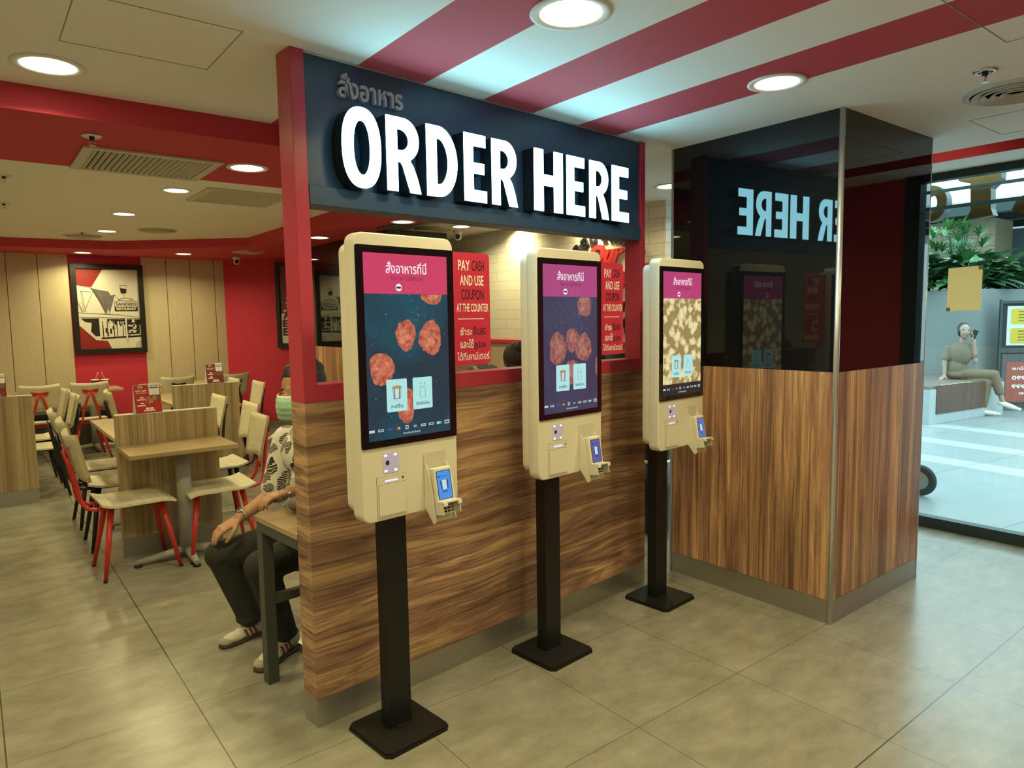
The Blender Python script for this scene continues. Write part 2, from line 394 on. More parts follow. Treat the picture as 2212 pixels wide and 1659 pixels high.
    def flat(self, pts, y, m):
        """flat polygon in the XZ plane at depth y, facing -y"""
        k = self.mi(m); bv = [self.bm.verts.new(self.X @ Vector((p[0], y, p[1]))) for p in pts]
        f = self.bm.faces.new(bv); f.material_index = k; f.normal_update()
        if (self.X.to_3x3() @ Vector((0, -1, 0))).dot(f.normal) < 0: f.normal_flip()
        return self
    def rect(self, x0, z0, x1, z1, y, m): return self.flat([(x0, z0), (x1, z0), (x1, z1), (x0, z1)], y, m)
    def text(self, s, x0, x1, z0, z1, y, m, bold=0.0, depth=0.0, mirror=False, shear=0.0):
        """text fitted in the box x0..x1, z0..z1 of the XZ plane at depth y"""
        me = text_mesh(s, bold, depth, shear)
        xs = [v.co.x for v in me.vertices]; ys = [v.co.y for v in me.vertices]
        if not xs: return self
        ax, bx, ay, by = min(xs), max(xs), min(ys), max(ys); sx = (x1 - x0) / (bx - ax); sz = (z1 - z0) / (by - ay)
        k = self.mi(m); bv = []
        for v in me.vertices:
            fx = (v.co.x - ax) * sx
            X = (x1 - fx) if mirror else (x0 + fx)
            bv.append(self.bm.verts.new(self.X @ Vector((X, y - v.co.z, z0 + (v.co.y - ay) * sz))))
        for p in me.polygons:
            try:
                f = self.bm.faces.new([bv[i] for i in p.vertices]); f.material_index = k
            except ValueError: pass
        return self
    def obj(self, name, parent=None, loc=None, rot=None, mod=None):
        me = bpy.data.meshes.new(name)
        self.bm.normal_update(); self.bm.to_mesh(me); self.bm.free()
        for m in self.mats: me.materials.append(m)
        o = bpy.data.objects.new(name, me); COL.objects.link(o)
        if parent: o.parent = parent
        if loc: o.location = loc
        if rot is not None: o.rotation_euler = (0, 0, rot)
        return o
_TC = {}
def text_mesh(s, bold=0.0, depth=0.0, shear=0.0):
    key = (s, bold, depth, shear)
    if key in _TC: return _TC[key]
    cu = bpy.data.curves.new('tmp_text', 'FONT'); cu.body = s; cu.size = 1.0; cu.offset = bold; cu.extrude = depth; cu.resolution_u = 3; cu.shear = shear
    ob = bpy.data.objects.new('tmp_text', cu); COL.objects.link(ob)
    dg = bpy.context.evaluated_depsgraph_get(); dg.update()
    me = bpy.data.meshes.new_from_object(ob.evaluated_get(dg))
    bpy.data.objects.remove(ob); bpy.data.curves.remove(cu)
    _TC[key] = me; return me

def rrect(x0, z0, x1, z1, r, n=5):
    pts = []
    for cx, cz, a0 in ((x1 - r, z0 + r, -90), (x1 - r, z1 - r, 0), (x0 + r, z1 - r, 90), (x0 + r, z0 + r, 180)):
        for i in range(n + 1):
            a = R(a0 + 90 * i / n); pts.append((cx + r * math.cos(a), cz + r * math.sin(a)))
    return pts
def circ(cx, cz, r, n=24, a0=0): return [(cx + r * math.cos(a0 + 2 * PI * i / n), cz + r * math.sin(a0 + 2 * PI * i / n)) for i in range(n)]

def thing(name, label, cat, loc=(0, 0, 0), rotz=0.0, group=None):
    o = bpy.data.objects.new(name, None); o.empty_display_size = 0.1; COL.objects.link(o)
    o.location = loc; o.rotation_euler = (0, 0, rotz); o['label'] = label; o['category'] = cat
    if group: o['group'] = group
    return o
def tag(o, label, cat, group=None, kind=None):
    o['label'] = label; o['category'] = cat
    if group: o['group'] = group
    if kind: o['kind'] = kind
    return o
def struct(g, name, parent=None):
    o = g.obj(name, parent)
    if not parent: o['kind'] = 'structure'
    return o
def dup(root, loc, rotz, label, group=None):
    r = root.copy(); COL.objects.link(r); r.location = loc; r.rotation_euler = (0, 0, rotz); r['label'] = label
    if group: r['group'] = group
    for ch in list(root.children):
        c = ch.copy(); COL.objects.link(c); c.parent = r
        for g in ch.children:
            d = g.copy(); COL.objects.link(d); d.parent = c
    return r
def bx(name, x0, y0, z0, x1, y1, z1, m, parent=None, bevel=0.0):
    g = G(); g.box(x0, y0, z0, x1, y1, z1, m, bevel); return g.obj(name, parent)

# ================================================================ room shell
CZ = 2.435
g = G(); g.box(-3.2, -4.2, -0.08, 5.25, 11.2, 0, M_floor); struct(g, 'floor')
g = G()
g.box(-3.2, -4.2, CZ, 4.58, 3.35, CZ + 0.12, M_ceil); g.box(4.87, -4.2, CZ, 5.35, 3.8, CZ + 0.12, M_ceil)
g.box(4.58, -4.2, CZ, 4.87, -1.5, CZ + 0.12, M_ceil); g.box(4.58, 2.9, CZ, 4.87, 3.8, CZ + 0.12, M_ceil)
struct(g, 'ceiling')
# red slot in the ceiling beside the shop window, with its own strip lamp
g = G(); g.box(4.57, -1.5, CZ + 0.12, 4.88, 2.9, CZ + 0.22, M_redsoff); g.box(4.57, -1.5, CZ + 0.005, 4.58, 2.9, CZ + 0.12, M_redsoff)
g.box(4.865, -1.5, CZ + 0.001, 4.87, 2.9, CZ + 0.12, M_redsoff); g.box(4.58, -1.505, CZ, 4.87, -1.495, CZ + 0.12, M_redsoff); g.box(4.58, 2.895, CZ, 4.87, 2.9, CZ + 0.12, M_redsoff)
struct(g, 'trim_1')
# dropped red soffits and the raised white ceilings behind
g = G(); g.box(-3.2, 3.35, 2.335, 3.13, 4.37, 2.56, M_redsoff); struct(g, 'trim_2')
g = G(); g.box(2.655, 4.37, 2.335, 3.13, 8.34, 2.56, M_redsoff); struct(g, 'trim_3')
g = G(); g.prism([(-3.2, 9.95), (0.37, 9.59), (1.445, 9.44), (2.655, 8.34), (4.9, 8.34), (4.9, 11.2), (-3.2, 11.2)], 2.39, 2.56, M_redsoff); struct(g, 'trim_4')
g = G(); g.box(-3.2, 4.37, 2.49, 2.655, 10.2, 2.56, M_white); struct(g, 'ceiling')
g = G(); g.box(3.13, 3.35, CZ, 4.58, 8.34, 2.56, M_white); g.box(4.58, 3.8, CZ, 5.3, 8.34, 2.56, M_white); struct(g, 'ceiling')
# walls
g = G(); g.box(-3.2, 10.35, 0, 1.06, 10.45, 2.45, M_panL); struct(g, 'wall_back')
g = G(); g.box(1.06, 10.358, 0, 1.885, 10.45, 2.45, M_red); struct(g, 'wall_back')
g = G(); g.box(1.885, 10.35, 0, 2.93, 10.45, 2.45, M_panR); struct(g, 'wall_back')
g = G(); g.prism([(2.93, 10.35), (4.7, 8.58), (4.8, 8.68), (2.98, 10.45)], 0, 2.45, M_red); struct(g, 'wall_corner')
g = G(); g.prism([(2.925, 10.34), (4.69, 8.575), (4.70, 8.585), (2.935, 10.352)], 0, 0.11, M_kick); struct(g, 'baseboard_corner')
g = G(); g.box(1.06, 10.345, 0, 1.885, 10.358, 0.11, M_kick); struct(g, 'baseboard_back')
g = G(); g.box(-3.3, -4.2, 0, -3.2, 11.2, 2.56, M_white); struct(g, 'wall_left')
g = G(); g.box(-3.2, -4.3, 0, 5.35, -4.2, 2.56, M_white); struct(g, 'wall_front')
g = G(); g.box(5.25, -4.2, 0, 5.35, 1.12, CZ, M_red); struct(g, 'wall_right')
g = G(); g.box(4.5, 3.72, 1.285, 4.62, 6.95, CZ, M_subway); struct(g, 'wall_tiled')
g = G(); g.box(4.505, 3.72, 0, 4.62, 6.95, 1.255, mat('beige_wall_board', (0.60, 0.50, 0.36), 0.6)); struct(g, 'wall_tiled')
g = G(); g.box(4.485, 3.72, 1.25, 4.62, 6.95, 1.29, M_red, 0.004); struct(g, 'trim_5')
g = G(); g.box(4.62, 3.70, 0, 5.35, 3.80, CZ, M_white); struct(g, 'wall_passage')
g = G(); g.box(4.62, 6.95, 0, 4.78, 8.8, 2.45, M_white); struct(g, 'wall_far')  # unseen closing wall, added to keep stray daylight from leaking in
M_greywall = mat('grey_panel_wall', (0.30, 0.27, 0.24), 0.6)
g = G(); g.box(3.72, 6.95, 0, 4.29, 7.02, CZ, M_greywall); g.box(4.294, 6.95, 0, 4.62, 7.02, CZ, M_greywall); g.box(3.72, 6.94, 2.385, 4.5, 6.955, CZ, M_white); struct(g, 'wall_far')
# shop window
M_wframe = mat('dark_window_frame', (0.018, 0.035, 0.035), 0.4)
wf = G(); wf.box(5.22, 1.12, 0, 5.30, 3.70, 0.075, M_wframe); wf.box(5.22, 1.12, 2.385, 5.30, 3.70, CZ, M_wframe); wf.box(5.21, 1.06, 0, 5.31, 1.16, CZ, M_wframe); wf.box(5.21, 3.64, 0, 5.31, 3.72, CZ, M_wframe)
w1 = struct(wf, 'window_1')
g = G(); g.box(5.255, 1.16, 0.075, 5.263, 3.64, 2.385, M_glass); g.obj('pane', w1)

# ================================================================ pillars with black glass above walnut
def pillar(label, x0, y0, x1, y1, H, wz, near_trims, rotz=0.0):
    t = thing('pillar', label, 'pillar', ((x0 + x1) / 2, (y0 + y1) / 2, 0), rotz)
    a, b = (x1 - x0) / 2, (y1 - y0) / 2
    bx('core', -a + .012, -b + .012, 0, a - .012, b - .012, H, M_dark, t)
    for nm, z0, z1, mm in (('black_glass_panel', wz, H, M_blackglass), ('wood_panel', 0.116, wz - 0.002, M_walV), ('kick_plate', 0.0, 0.114, M_kick)):
        bx(nm, -a, -b + .004, z0, -a + .012, b - .004, z1, mm, t)
        bx(nm, -a + .004, -b, z0, a - .004, -b + .012, z1, mm, t)
        bx(nm, a - .012, -b + .004, z0, a, b - .004, z1, mm, t)
        bx(nm, -a + .004, b - .012, z0, a - .004, b, z1, mm, t)
    w = 0.009
    for cx, cy, r_ in near_trims:
        g = G(); g.cyl((cx * a, cy * b, 0), r_, H, M_alu, seg=16); g.obj('corner_trim', t)
    return t
pillar('large square pillar, glossy black glass over walnut boards, aluminium corner trims', 3.204, 1.631, 4.175, 2.607, CZ, 1.229, [(-.988, -.988, .013), (-.99, .99, .010), (.992, -.992, .006), (.99, .99, .006)])
pillar('farther pillar behind the partition, black glass mirroring a poster above brown wood', 3.083, 5.75, 3.72, 8.05, 2.335, 1.238, [(-.99, -.99, .008)])

# ================================================================ the partition with the ORDER HERE sign
PO = Vector((0.929, 2.389, 0)); PA = R(5.43)
part = thing('partition_wall', 'low walnut partition wall with red posts, standing behind the three kiosks', 'partition', PO, PA)
bx('wood_panel', 0, 0, 0.107, 2.030, 0.104, 1.213, M_walH, part, 0.0015)
bx('kick_plate', 0.001, 0.001, 0, 2.029, 0.103, 0.107, M_kick, part)
bx('post', 0, 0, 1.213, 0.052, 0.104, CZ, M_redgloss, part, 0.0025)
bx('post', 1.985, 0, 1.213, 2.030, 0.104, CZ, M_redgloss, part, 0.0025)
bx('rail', 0.052, 0.0, 1.213, 1.985, 0.104, 1.276, M_redgloss, part, 0.002)
sign = thing('order_here_sign', 'navy-black overhead sign with lit ORDER HERE letters between the red posts', 'sign', PO + Vector((0, 0, 1.9)), PA)
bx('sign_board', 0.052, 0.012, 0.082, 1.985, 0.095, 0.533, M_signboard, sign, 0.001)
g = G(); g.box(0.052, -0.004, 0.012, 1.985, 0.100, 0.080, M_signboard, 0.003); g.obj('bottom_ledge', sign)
bx('top_flange', 0.052, 0.006, 0.528, 1.985, 0.095, 0.534, M_alu, sign)
# hand-drawn condensed letters: outline and holes in a unit box (w x 1)
def arcpts(cx, cz, rx, rz, a0, a1, n): return [(cx + rx * math.cos(R(a0 + (a1 - a0) * i / n)), cz + rz * math.sin(R(a0 + (a1 - a0) * i / n))) for i in range(n + 1)]
def sup(cx, cz, rx, rz, n=40, e=2.35):
    o = []
    for i in range(n):
        t = 2 * PI * i / n; c, s = math.cos(t), math.sin(t)
        o.append((cx + rx * abs(c) ** (2 / e) * (1 if c >= 0 else -1), cz + rz * abs(s) ** (2 / e) * (1 if s >= 0 else -1)))
    return o
def letter_shape(ch, w, h):
    s = 0.30 * w if ch in 'OD' else 0.34 * w; b = 0.175 * h
    if ch == 'O': return sup(w / 2, h / 2, w / 2, h / 2), [sup(w / 2, h / 2, w / 2 - 0.285 * w, h / 2 - 0.165 * h, 32, 2.2)]
    if ch == 'D':
        return [(0, 0), (0.38 * w, 0)] + arcpts(0.38 * w, h / 2, 0.62 * w, h / 2, -85, 85, 22) + [(0.38 * w, h), (0, h)], \
            [[(0.32 * w, b)] + arcpts(0.36 * w, h / 2, 0.33 * w, h / 2 - b, -80, 80, 16) + [(0.32 * w, h - b)]]
    if ch == 'E':
        return [(0, 0), (w, 0), (w, b), (0.40 * w, b), (0.40 * w, 0.42 * h), (0.90 * w, 0.42 * h), (0.90 * w, 0.58 * h), (0.40 * w, 0.58 * h), (0.40 * w, h - b), (0.97 * w, h - b), (0.97 * w, h), (0, h)], []
    if ch == 'H':
        s = 0.31 * w
        return [(0, 0), (s, 0), (s, 0.42 * h), (w - s, 0.42 * h), (w - s, 0), (w, 0), (w, h), (w - s, h), (w - s, 0.60 * h), (s, 0.60 * h), (s, h), (0, h)], []
    if ch == 'R':
        s = 0.31 * w
        return [(0, 0), (s, 0), (s, 0.40 * h), (0.40 * w, 0.40 * h), (0.46 * w, 0.36 * h), (0.68 * w, 0), (w, 0), (0.90 * w, 0.20 * h), (0.78 * w, 0.36 * h), (0.68 * w, 0.435 * h)] + arcpts(0.50 * w, 0.71 * h, 0.46 * w, 0.29 * h, -60, 88, 18) + [(0.4 * w, h), (0, h)], \
            [[(s, 0.56 * h)] + arcpts(0.40 * w, 0.70 * h, 0.25 * w, 0.14 * h, -85, 85, 12) + [(s, 0.84 * h)]]
for ch, u0, u1 in (('O', .153, .313), ('R', .338, .490), ('D', .521, .672), ('E', .709, .828), ('R', .860, 1.008), ('H', 1.113, 1.300), ('E', 1.329, 1.456), ('R', 1.492, 1.639), ('E', 1.665, 1.800)):
    zt = 0.006 if ch == 'O' else 0
    out, holes = letter_shape(ch, u1 - u0, 0.272 + 2 * zt)
    g = G(); g.X = Matrix.Translation((u0, 0, 0.086 - zt))
    g.prism(out, -0.058, 0.012, M_letside, 'Y', holes=holes or None)
    lt = g.obj('letter', sign)
    g = G(); g.X = Matrix.Translation((u0, 0, 0.086 - zt)); g.prism(out, -0.063, -0.0585, M_letter, 'Y', holes=holes or None); g.obj('lit_face', lt)
g = G(); g.text('สั่งอาหาร', 0.180, 0.456, 0.404, 0.490, 0.003, M_thai, bold=0.022, depth=0.009); g.obj('thai_lettering', sign)

# ================================================================ lamps
def lamp_light(p, w, parent, size=0.13, color=WARM):
    L = bpy.data.lights.new('lamp_light', 'AREA'); L.shape = 'DISK'; L.size = size; L.energy = w; L.color = color; L.spread = R(150)
    o = bpy.data.objects.new('lamp_light', L); COL.objects.link(o); o.parent = parent; o.location = p
def downlight(x, y, z, label, r=0.085, w=LAMP_W, group='recessed ceiling downlights'):
    t = thing('downlight', label, 'light', (x, y, z), 0, group)
    g = G(); g.lathe([(r, 0.004), (r * 1.32, 0.001), (r * 1.34, -0.004), (r * 1.22, -0.007), (r * 1.02, -0.005), (r, 0.004)], (0, 0, 0), M_white, 36); g.obj('trim_ring', t)
    g = G(); g.cyl((0, 0, -0.003), r, 0.006, M_lens, seg=36); g.obj('lens', t)
    lamp_light((0, 0, -0.014), w, t, size=r * 1.8)
for a in ((1.531, 1.640, CZ, 'round downlight in the striped ceiling above the ORDER HERE sign, topmost', .095, 9.0),
          (2.647, 1.625, CZ, 'round downlight on the right red ceiling stripe, in front of the black pillar', .085, 9.0),
          (0.300, 3.060, CZ, 'large glowing downlight in the beige ceiling at the far left', .088, 9.0),
          (4.056, 3.320, CZ, 'downlight in the gap between the partition and the black pillar', .085, 7.0),
          (1.254, 3.893, 2.335, 'downlight in the red soffit right of the large slatted grille', .08, 8.0),
          (1.300, 5.670, 2.49, 'downlight beside the second slatted grille, nearest of the white tray ceiling', .08, 12.0),
          (1.185, 7.100, 2.49, 'downlight in the middle of the white tray ceiling, between the other two', .08, 12.0),
          (1.242, 8.466, 2.49, 'farthest downlight of the white tray ceiling, between two round diffusers', .08, 12.0),
          (1.189, 9.960, 2.39, 'downlight in the far red soffit above the framed restaurant poster', .08, 10.0),
          (2.240, 9.580, 2.39, 'downlight in the far red soffit above the right cream panels', .08, 10.0),
          (2.818, 6.669, 2.335, 'downlight in the red soffit seen just inside the left red post', .08, 7.0),
          (2.97, 5.27, 2.335, 'downlight in the red soffit seen above the first kiosk', .08, 7.0),
          (3.982, 5.893, CZ, 'downlight in the white ceiling behind the sign, above the red notice', .08, 7.0),
          (4.400, 5.560, CZ, 'small downlight close to the tiled wall, washing it with light', .06, 9.0),
          (4.400, 4.500, CZ, 'downlight close to the tiled wall above the red script lettering', .06, 9.0)):
    downlight(*a)
# the same lamps go on unseen behind the camera, put in for their light
for x, y in ((0.30, 1.60), (1.53, 0.25), (2.65, 0.25), (0.30, 0.0), (-1.0, 3.0), (-1.0, 1.6), (-1.0, 0.0), (1.5, -1.6), (0.0, -1.6), (2.9, -1.6), (4.0, 0.2)):
    downlight(x, y, CZ, 'unseen downlight in the ceiling behind and beside the viewer', .085, 8.0, 'unseen downlights behind the viewer')
for x, y in ((-0.6, 5.67), (-0.6, 7.1), (-0.6, 8.47)):
    downlight(x, y, 2.49, 'downlight in the white tray ceiling left of the picture', .08, 9.0, 'tray downlights left of the picture')
st = thing('strip_lamp', 'warm strip lamp hidden in the red ceiling slot by the window', 'light', (4.66, 1.85, CZ + 0.09))
g = G(); g.box(-.02, -.25, 0, .02, .25, .02, M_white); g.obj('housing', st)
g = G(); g.box(-.015, -.24, -.006, .015, .24, 0, mat('strip_lens', (0.9, 0.9, 0.9), 0.4, var=0, emit=(1, .75, .45), estr=12)); g.obj('lens', st)

# ================================================================ kiosks
NUG = noise_screen('screen_fried_nugget', [(0.25, sr(120, 56, 40)), (0.5, sr(178, 94, 72)), (0.75, sr(206, 128, 100))], 60, 1.0, 0.3)
NUG2 = noise_screen('screen_dim_nugget', [(0.25, sr(96, 56, 56)), (0.5, sr(144, 88, 84)), (0.75, sr(176, 118, 106))], 60, 1.0, 0.3)
NUGH = noise_screen('screen_nugget_light', [(0.25, sr(160, 86, 62)), (0.5, sr(196, 114, 86)), (0.75, sr(222, 150, 118))], 70, 1.0, 0.3)
NUG2H = noise_screen('screen_nugget_light_dim', [(0.25, sr(130, 80, 76)), (0.5, sr(160, 106, 98)), (0.75, sr(186, 132, 118))], 70, 1.0, 0.3)
def popcorn_mat():
    m, nt, nd, ln, b = _nt('screen_popcorn'); b.inputs['Base Color'].default_value = (.01, .01, .012, 1); b.inputs['Roughness'].default_value = .08
    tc = nd.new('ShaderNodeTexCoord'); no = nd.new('ShaderNodeTexNoise'); no.inputs['Scale'].default_value = 45; no.inputs['Detail'].default_value = 4; ln.new(tc.outputs['Object'], no.inputs[0])
    ma = nd.new('ShaderNodeVectorMath'); ma.operation = 'MULTIPLY_ADD'; ma.inputs[1].default_value = (.022, .022, .022); ln.new(no.outputs['Color'], ma.inputs[0]); ln.new(tc.outputs['Object'], ma.inputs[2])
    vo = nd.new('ShaderNodeTexVoronoi'); vo.inputs['Scale'].default_value = 21; ln.new(ma.outputs[0], vo.inputs['Vector'])
    ad = nd.new('ShaderNodeMath'); ad.operation = 'MULTIPLY_ADD'; ad.inputs[1].default_value = .9; ln.new(no.outputs['Fac'], ad.inputs[0]); ln.new(vo.outputs['Distance'], ad.inputs[2])
    cr = nd.new('ShaderNodeValToRGB'); e = cr.color_ramp.elements; e[0].position = .66; e[0].color = c4(sr(228, 216, 166)); e[1].position = 1.05 if False else 1.0; e[1].color = c4(sr(150, 130, 82)); q = e.new(.93); q.color = c4(sr(196, 178, 124))
    ln.new(ad.outputs[0], cr.inputs[0]); ln.new(cr.outputs[0], b.inputs['Emission Color']); b.inputs['Emission Strength'].default_value = 1.0; return m
POP = popcorn_mat()
def kiosk(idx, pos, rot, label):
    hdr = [sr(196, 62, 98), sr(166, 70, 122), sr(178, 62, 112)][idx]; bgc = [sr(32, 52, 64), sr(56, 56, 80), sr(30, 34, 40)][idx]
    t = thing('ordering_kiosk', label, 'kiosk', pos, rot, 'self-ordering kiosks in front of the partition')
    # base and post
    c = 0.018; s = 0.1375
    outl = [(-s + c, -s), (s - c, -s), (s, -s + c), (s, s - c), (s - c, s), (-s + c, s), (-s, s - c), (-s, -s + c)]
    g = G(); g.X = Matrix.Translation((-.007, -.022, 0)); g.prism(outl, 0, 0.009, M_blk); g.prism([(p[0] * .97, p[1] * .97) for p in outl], 0.009, 0.017, M_blk); g.obj('base_plate', t)
    g = G(); g.box(-.047, -.03, 0.017, .047, .03, 1.45, M_blk2, 0.003); g.lathe([(.052, 0), (.050, .004)], (0, 0, .017), M_blk2, 4); g.obj('post', t)
    # housings
    g = G(); g.prism(rrect(-.197, .862, .197, 1.757, .035, 6), -.088, -.045, M_cream, 'Y', smooth=False); bevel_all(g, .004); sh = g.obj('rear_housing', t)
    g = G(); g.prism(rrect(-.2, .835, .2, 1.785, .034, 7), -.145, -.086, M_cream, 'Y'); bevel_all(g, .005); g.obj('front_housing', t)
    g = G(); g.prism(rrect(-.197, 1.085, .197, 1.745, .006, 3), -.149, -.1445, M_bezel, 'Y'); g.obj('glass_bezel', t)
    # display picture
    g = G(); y = -.1492
    x0, x1, z0, z1, hz = -.170, .168, 1.108, 1.721, 1.590
    g.rect(x0, z0, x1, hz, y, noise_screen('screen_backdrop_%d' % idx, [(.46, bgc), (.74, [sr(20, 82, 98), sr(60, 70, 96), sr(34, 40, 48)][idx])], 3.2, 1.0, .6)); g.rect(x0, hz, x1, z1, y, screen('screen_header_%d' % idx, hdr))
    rnd = random.Random(20 + idx)
    def blob(cx, cz, rx, rz, m, yy, clip=True):
        ps = []
        for i in range(30):
            a = 2 * PI * i / 30; k = 1 + rnd.uniform(-.07, .07) + .05 * math.sin(3 * a + cx * 50)
            px, pz = cx + rx * k * math.cos(a), cz + rz * k * math.sin(a)
            ps.append((min(max(px, x0 + .001), x1 - .001), min(max(pz, z0 + .001), hz - .001)))
        g.flat(ps, yy, m)
        hl = NUGH if idx == 0 else NUG2H
        for k_ in range(5):
            ox, oz = cx + rnd.uniform(-.45, .3) * rx, cz + rnd.uniform(-.3, .5) * rz; rr_ = rx * rnd.uniform(.22, .42)
            q_ = [(min(max(ox + rr_ * math.cos(2 * PI * i / 12) * (1 + .2 * math.sin(3 * i)), x0 + .002), x1 - .002), min(oz + rr_ * 1.1 * math.sin(2 * PI * i / 12), hz - .002)) for i in range(12)]
            g.flat(q_, yy - .00004 - k_ * .00001, hl)
    teal = screen('screen_teal_%d' % idx, [sr(18, 92, 106), sr(46, 74, 96), sr(30, 34, 40)][idx])
    if idx == 0:
        for q in ((-.013, 1.452, .040, .052), (.090, 1.440, .048, .058), (-.112, 1.345, .048, .055), (-.02, 1.215, .038, .06), (.10, 1.586, .045, .03)): blob(q[0], q[1], q[2], q[3], NUG, y - .0003)
    elif idx == 1:
        for q in ((.085, 1.555, .046, .05), (-.085, 1.375, .052, .066), (.005, 1.41, .040, .050), (.075, 1.375, .053, .060), (.0, 1.275, .045, .05), (.166, 1.29, .012, .04)): blob(q[0], q[1], q[2], q[3], NUG2, y - .0003)
    else:
        g.rect(x0, 1.165, x1, hz, y - .0001, POP)
    if idx < 2:
        dot = screen('screen_spark', sr(200, 190, 180)); dot2 = screen('screen_spark_warm', sr(170, 120, 90))
        for i in range(150):
            dx, dz = (rnd.gauss(.03, .06), rnd.gauss(1.48, .055)) if i % 3 else (rnd.uniform(x0, x1), rnd.uniform(z0 + .03, hz))
            if not (x0 < dx < x1 - .003 and z0 < dz < hz - .003): continue
            w_ = rnd.choice((.0008, .0010, .0014, .002))
            g.rect(dx, dz, dx + w_, dz + w_ * 1.4, y - .00035, rnd.choice((dot, dot2, dot2)))
    g.text('สั่งอาหารที่นี่', -.085, .079, 1.657, 1.696, y - .0003, screen('screen_white', sr(238, 232, 236)), bold=.010)
    g.text('ซื้อง่าย ไม่ใช้เงินสด', -.066, .066, 1.635, 1.651, y - .0003, screen('screen_hdr_dim_%d' % idx, tuple(v * .45 for v in hdr)), bold=.01)
    for i, cx in enumerate((-.036, .006, .042)):
        if i == 0:
            g.flat(circ(cx, 1.611, .0125), y - .0003, screen('screen_white', hdr)); g.rect(cx - .0095, 1.6075, cx + .0095, 1.6145, y - .0004, screen('screen_navy', sr(40, 50, 90)))
        else:
            ring_o, ring_i = circ(cx, 1.611, .0125, 20), circ(cx, 1.611, .0112, 20); mm = screen('screen_ring_%d' % idx, tuple(min(1, v * 1.35 + .03) for v in hdr))
            for k in range(20): g.flat([ring_i[k], ring_o[k], ring_o[(k + 1) % 20], ring_i[(k + 1) % 20]], y - .0003, mm)
    card = screen('screen_card', sr(168, 220, 218)); ink = screen('screen_ink', sr(28, 52, 60)); red = screen('screen_red', sr(176, 40, 50))
    for cx, sc in ((-.056, 1), (.050, 1)):
        g.flat(rrect(cx - .041, 1.198, cx + .041, 1.307, .005, 3), y - .0005, card)
    # bucket icon
    cx, cz = -.056, 1.262
    g.flat([(cx - .018, cz + .018), (cx - .014, cz - .022), (cx + .014, cz - .022), (cx + .018, cz + .018)], y - .0006, ink)
    g.flat([(cx - .0165, cz + .0165), (cx - .013, cz - .0205), (cx + .013, cz - .0205), (cx + .0165, cz + .0165)], y - .0007, card)
    for o in (-1, 0, 1):
        g.flat([(cx + o * .0115 - .0022, cz + .0165), (cx + o * .009 - .0018, cz - .0205), (cx + o * .009 + .0018, cz - .0205), (cx + o * .0115 + .0022, cz + .0165)], y - .0008, red if o else card)
    g.flat([(cx + .018 * math.cos(a), cz + .018 + .005 * math.sin(a)) for a in [2 * PI * i / 16 for i in range(16)]], y - .0009, ink)
    g.flat([(cx + .0165 * math.cos(a), cz + .018 + .004 * math.sin(a)) for a in [2 * PI * i / 16 for i in range(16)]], y - .0010, screen('screen_gold', sr(196, 140, 60)))
    g.rect(cx - .012, cz - .0275, cx + .012, cz - .0268, y - .0006, screen('screen_grey', sr(110, 150, 150)))
    g.text('ทานที่ร้าน', cx - .024, cx + .024, 1.210, 1.224, y - .0006, ink, bold=.02)
    # carrier bag icon
    cx = .050
    bag = [(-.013, -.022), (.013, -.022), (.0105, .010), (.0105, .026), (.0075, .026), (.0065, .012), (-.0065, .012), (-.0075, .026), (-.0105, .026), (-.0105, .010)]
    g.flat([(cx + a, cz + b) for a, b in bag], y - .0006, ink)
    g.flat([(cx + a * .90, cz - .0008 + b * .93) for a, b in bag], y - .0007, card)
    g.rect(cx - .012, cz - .0275, cx + .012, cz - .0268, y - .0006, screen('screen_grey', sr(110, 150, 150)))
    g.text('รับกลับบ้าน', cx - .028, cx + .028, 1.212, 1.225, y - .0006, ink, bold=.02)
    if idx == 2: g.rect(x0, z0, x1, 1.165, y - .0002, screen('screen_back_2', bgc))
    # row of payment marks
    pw = screen('screen_mark', sr(190, 200, 205))
    for i in range(10):
        cx = -.158 + i * .0345; cz = 1.1405
        if i == 2: g.text('VISA', cx - .011, cx + .011, cz - .0035, cz + .0035, y - .0006, screen('screen_visa', sr(84, 74, 190)), bold=.03); continue
        if i == 3:
            g.flat(circ(cx - .003, cz, .0045, 12), y - .0006, screen('screen_mc1', sr(200, 60, 40))); g.flat(circ(cx + .003, cz, .0045, 12), y - .0007, screen('screen_mc2', sr(230, 160, 70))); continue
        hh = .0065 if i in (4, 9) else .0042; ww = .0065 if i in (4, 5) else .0105
        g.rect(cx - ww, cz - hh, cx + ww, cz + hh, y - .0006, pw if i != 5 else screen('screen_mk5', sr(120, 150, 170)))
        if i in (1, 4, 6, 7, 9): g.rect(cx - ww * .7, cz - hh * .4, cx + ww * .7, cz + hh * .4, y - .0007, ink)
        if i == 8: g.rect(cx, cz - hh, cx + ww, cz + hh, y - .0007, screen('screen_green', sr(60, 190, 140)))
    g.text('บริการชำระเงินที่รองรับ', -.036, .036, 1.118, 1.126, y - .0006, pw, bold=.01)
    g.obj('display', t)
    # scanner window
    g = G(); g.prism(rrect(-.117, .994, -.055, 1.063, .008, 4), -.1462, -.1445, mat('scanner_glass', (0.42, 0.38, 0.50), 0.25, var=0, emit=(.40, .34, .52), estr=.35), 'Y')
    for cx in (-.107, -.068):
        for cz in (1.002, 1.054): g.flat([(cx + .006 * math.cos(a), cz + .0035 * math.sin(a)) for a in [2 * PI * i / 12 for i in range(12)]], -.1464, mat('scanner_led', (.8, .8, .8), .4, var=0, emit=(1, .95, 1), estr=3))
    g.flat([(-.100 + .0075 * math.cos(a), 1.029 + .0085 * math.sin(a)) for a in [2 * PI * i / 18 for i in range(18)]], -.1465, M_dark)
    g.obj('scanner_window', t)
    # receipt printer door
    g = G()
